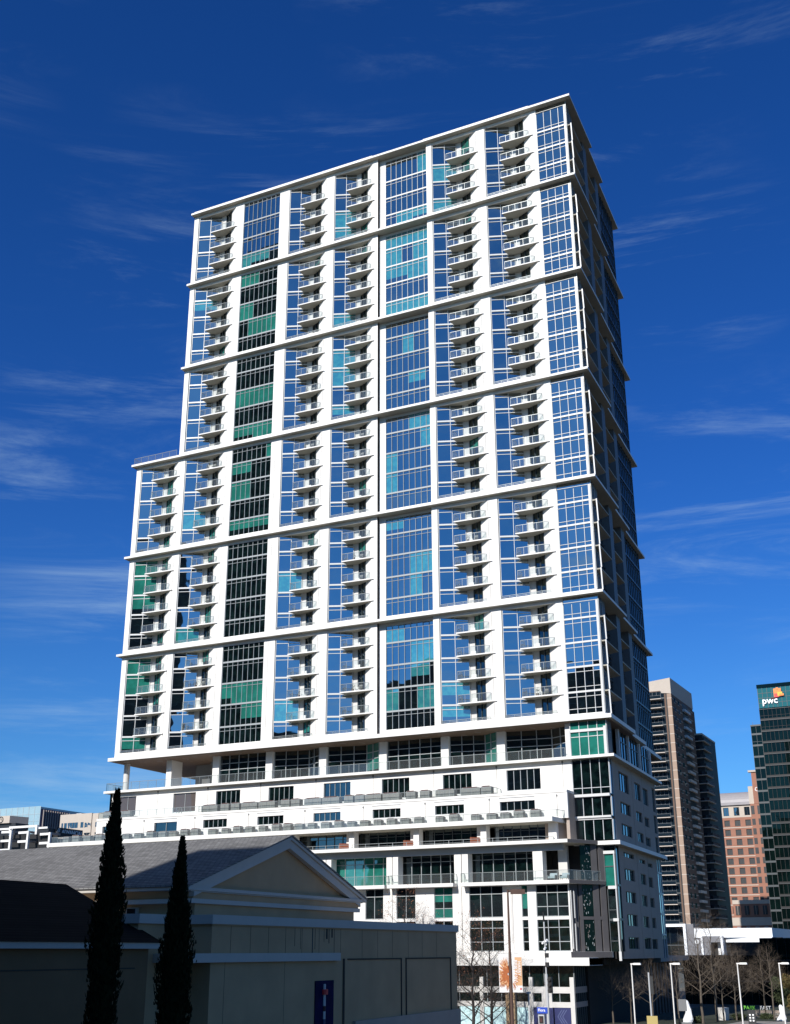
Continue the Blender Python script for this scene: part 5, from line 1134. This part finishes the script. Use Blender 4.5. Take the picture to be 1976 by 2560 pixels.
for z in (ZB0+0.03, ZB1-0.03): s.tube(tuple(bq(-0.95, z, -0.03)), tuple(bq(0.95, z, -0.03)), 0.018, 0.018, 'frame_white', 6)
s.build('banner_bracket', bl)
# white cone post behind
s = MB(); px, py = 2.6+1.2, -41.5
s.tube((4.05, -43.5, GZ), (4.05, -43.5, -30.3), 0.075, 0.06, 'frame_white', 8); s.tube((4.05, -43.5, -30.35), (4.05, -43.5, -30.2), 0.2, 0.2, 'frame_white', 8)
tag(s.build('white_post'), 'slim white post standing right beside the brown street lamp', 'post')
# traffic signal mast with cameras and street name
tm = thing('signal_mast', (4.6, -40.5, GZ), 'grey traffic signal mast with white cameras and a black cap, right of the banner', 'traffic signal')
sx_, sy_ = 5.45, -43.0
s = MB(); s.tube((sx_, sy_, GZ), (sx_, sy_, -28.9), 0.13, 0.12, 'frame_grey', 10); s.tube((sx_, sy_, -28.9), (sx_, sy_, -24.9), 0.065, 0.06, 'frame_grey', 8); s.tube((sx_, sy_, -24.9), (sx_-0.03, sy_, -24.15), 0.075, 0.06, 'black', 8); s.build('pole', tm)
for dx, z in ((-0.12, -26.55), (0.16, -26.4), (0.02, -27.0)):
    s = MB(); s.tube((sx_+dx, sy_-0.25, z), (sx_+dx, sy_+0.1, z+0.1), 0.09, 0.09, 'sign_white', 8); s.tube((sx_, sy_, z), (sx_+dx, sy_, z), 0.03, 0.03, 'sign_white', 6); s.build('camera', tm)
s = MB(); s.tube((sx_+0.1, sy_, -26.7), (sx_+0.28, sy_, -26.3), 0.04, 0.04, 'sign_white', 6); s.build('bracket', tm)
for z in (-27.45, -28.15): s = MB(); s.box(sx_-0.02, sx_+0.24, sy_-0.1, sy_+0.15, z-0.2, z+0.15, 'black'); s.build('junction_box', tm)
s = MB(); s.box(sx_+0.1, sx_+0.42, sy_-0.05, sy_+0.25, -30.3, -29.1, 'black'); 
for z in (-29.3, -29.7, -30.1): s.tube((sx_+0.26, sy_-0.06, z), (sx_+0.26, sy_-0.2, z), 0.12, 0.13, 'black', 10)
s.build('signal_head', tm)
s = MB(); s.box(sx_-0.8, sx_-0.3, sy_-0.1, sy_+0.2, -32.6, -31.9, 'frame_grey'); s.box(sx_-0.72, sx_-0.36, sy_-0.13, sy_-0.1, -32.55, -32.0, 'black'); s.face([(sx_-0.66, sy_-0.14, -32.45), (sx_-0.46, sy_-0.14, -32.45), (sx_-0.46, sy_-0.14, -32.15), (sx_-0.66, sy_-0.14, -32.15)], 'maroon'); s.build('pedestrian_signal', tm)
sn = MB(); sn.box(sx_-0.85, sx_+0.02, sy_-0.17, sy_-0.14, -31.8, -31.35, 'sign_blue'); text(sn, 'Flora', 0.30, (sx_-0.78, sy_-0.18, -31.66), (1, 0, 0), (0, 0, 1), 'sign_white', ext=0.004, bold=0.005)
tag(sn.build('street_name_sign'), 'small blue street name sign reading Flora on the signal mast', 'sign')
# sign post with yellow base panel
sp = thing('sign_post', (0.5, 10, GZ), 'grey steel sign post with a dark panel and yellow-brown board, between two lamp posts', 'sign post')
ox, oy = 2.5, -0.9
s = MB(); s.tube((ox, oy, GZ), (ox, oy, -29.4), 0.09, 0.09, 'frame_grey', 8); s.build('pole', sp)
s = MB(); s.box(ox+0.1, ox+0.45, oy-0.03, oy+0.03, -31.6, -29.8, 'far_dark'); s.build('panel', sp)
s = MB(); s.box(ox-0.5, ox+0.7, oy-0.2, oy-0.12, -35.2, -33.85, 'yellow_sign'); s.build('board', sp)
s = MB(); s.box(5.0, 5.9, 1.4, 1.5, -33.4, -32.2, 'grey_metal'); tag(s.build('back_of_sign'), 'back of a grey square street sign beside the second lamp post', 'sign')
# white statue
def statue(x, y, h, lab, seed, GZ=-35.02):
    rnd = random.Random(seed); s = MB(); n = 14; prev = None
    rings = [(u, r_*0.72) for u, r_ in [(0.0, 0.62), (0.12, 0.66), (0.25, 0.58), (0.4, 0.5), (0.55, 0.52), (0.68, 0.44), (0.8, 0.36), (0.9, 0.27), (0.97, 0.16), (1.0, 0.03)]]
    vv = []
    for u, r_ in rings: vv.append([(x+math.cos(2*math.pi*k/n)*r_*(1+0.25*math.sin(2*math.pi*k/n*2+u*5+seed))+0.18*math.sin(u*3), y+math.sin(2*math.pi*k/n)*r_*0.8, GZ+0.2+u*h) for k in range(n)])
    for a, b in zip(vv, vv[1:]):
        for k in range(n): s.face([a[k], a[(k+1) % n], b[(k+1) % n], b[k]], 'pavilion_white')
    o = tag(s.build('statue', smooth=False), lab, 'statue')
    bs = MB(); bs.box(x-0.6, x+0.6, y-0.6, y+0.6, GZ, GZ+0.2, 'grey_metal'); bs.build('plinth', o)
statue(4.5, 7.2, 2.35, 'white hooded stone figure on a dark plinth, right of the second lamp post', 1)
statue(13.7, 14.8, 1.7, 'white and green mottled sculpture at the foot of the rightmost lamp post', 2)
s = MB(); s.tube((6.6, 16.5, -35.0), (6.6, 16.5, -33.6), 0.68, 0.78, 'pier_concrete', 18); tag(s.build('round_planter'), 'pale round concrete planter between the bare trees', 'planter')
s = MB(); s.box(11.0, 11.85, 9.0, 9.15, -35.0, -33.5, 'far_dark')
for z in (2.8, 3.1, 3.4):
    for x_ in (11.15, 11.5): s.box(x_, x_+0.18, 8.97, 8.999, GZ+z, GZ+z+0.16, 'sign_white')
tag(s.build('notice_board'), 'black notice board with white marks below the green lettered sign', 'sign')
s = MB(); s.box(8.1, 12.0, 25.2, 25.5, -35.02, -34.75, 'grey_wall'); s.box(8.0, 12.1, 25.1, 25.6, -34.75, -34.5, 'paving'); s.box(8.0, 12.2, 24.0, 24.2, -35.02, -34.85, 'paving')
s.box(8.1, 12.0, 25.25, 25.45, -34.5, -34.2, 'grey_wall')
tag(s.build('low_wall'), 'low concrete wall carrying the parking sign letters', 'wall')
s = MB(); text(s, 'PARK', 0.60, (7.45, 25.2, -34.12), (1, 0, 0), (0, 0, 1), 'sign_green', ext=0.04, bold=0.012); text(s, 'FAST', 0.60, (9.45, 25.2, -34.12), (1, 0, 0), (0, 0, 1), 'sign_white', ext=0.04, bold=0.006, spacing=1.05)
tag(s.build('parking_sign'), 'green and grey capital letters reading PARK FAST on a low wall', 'sign')
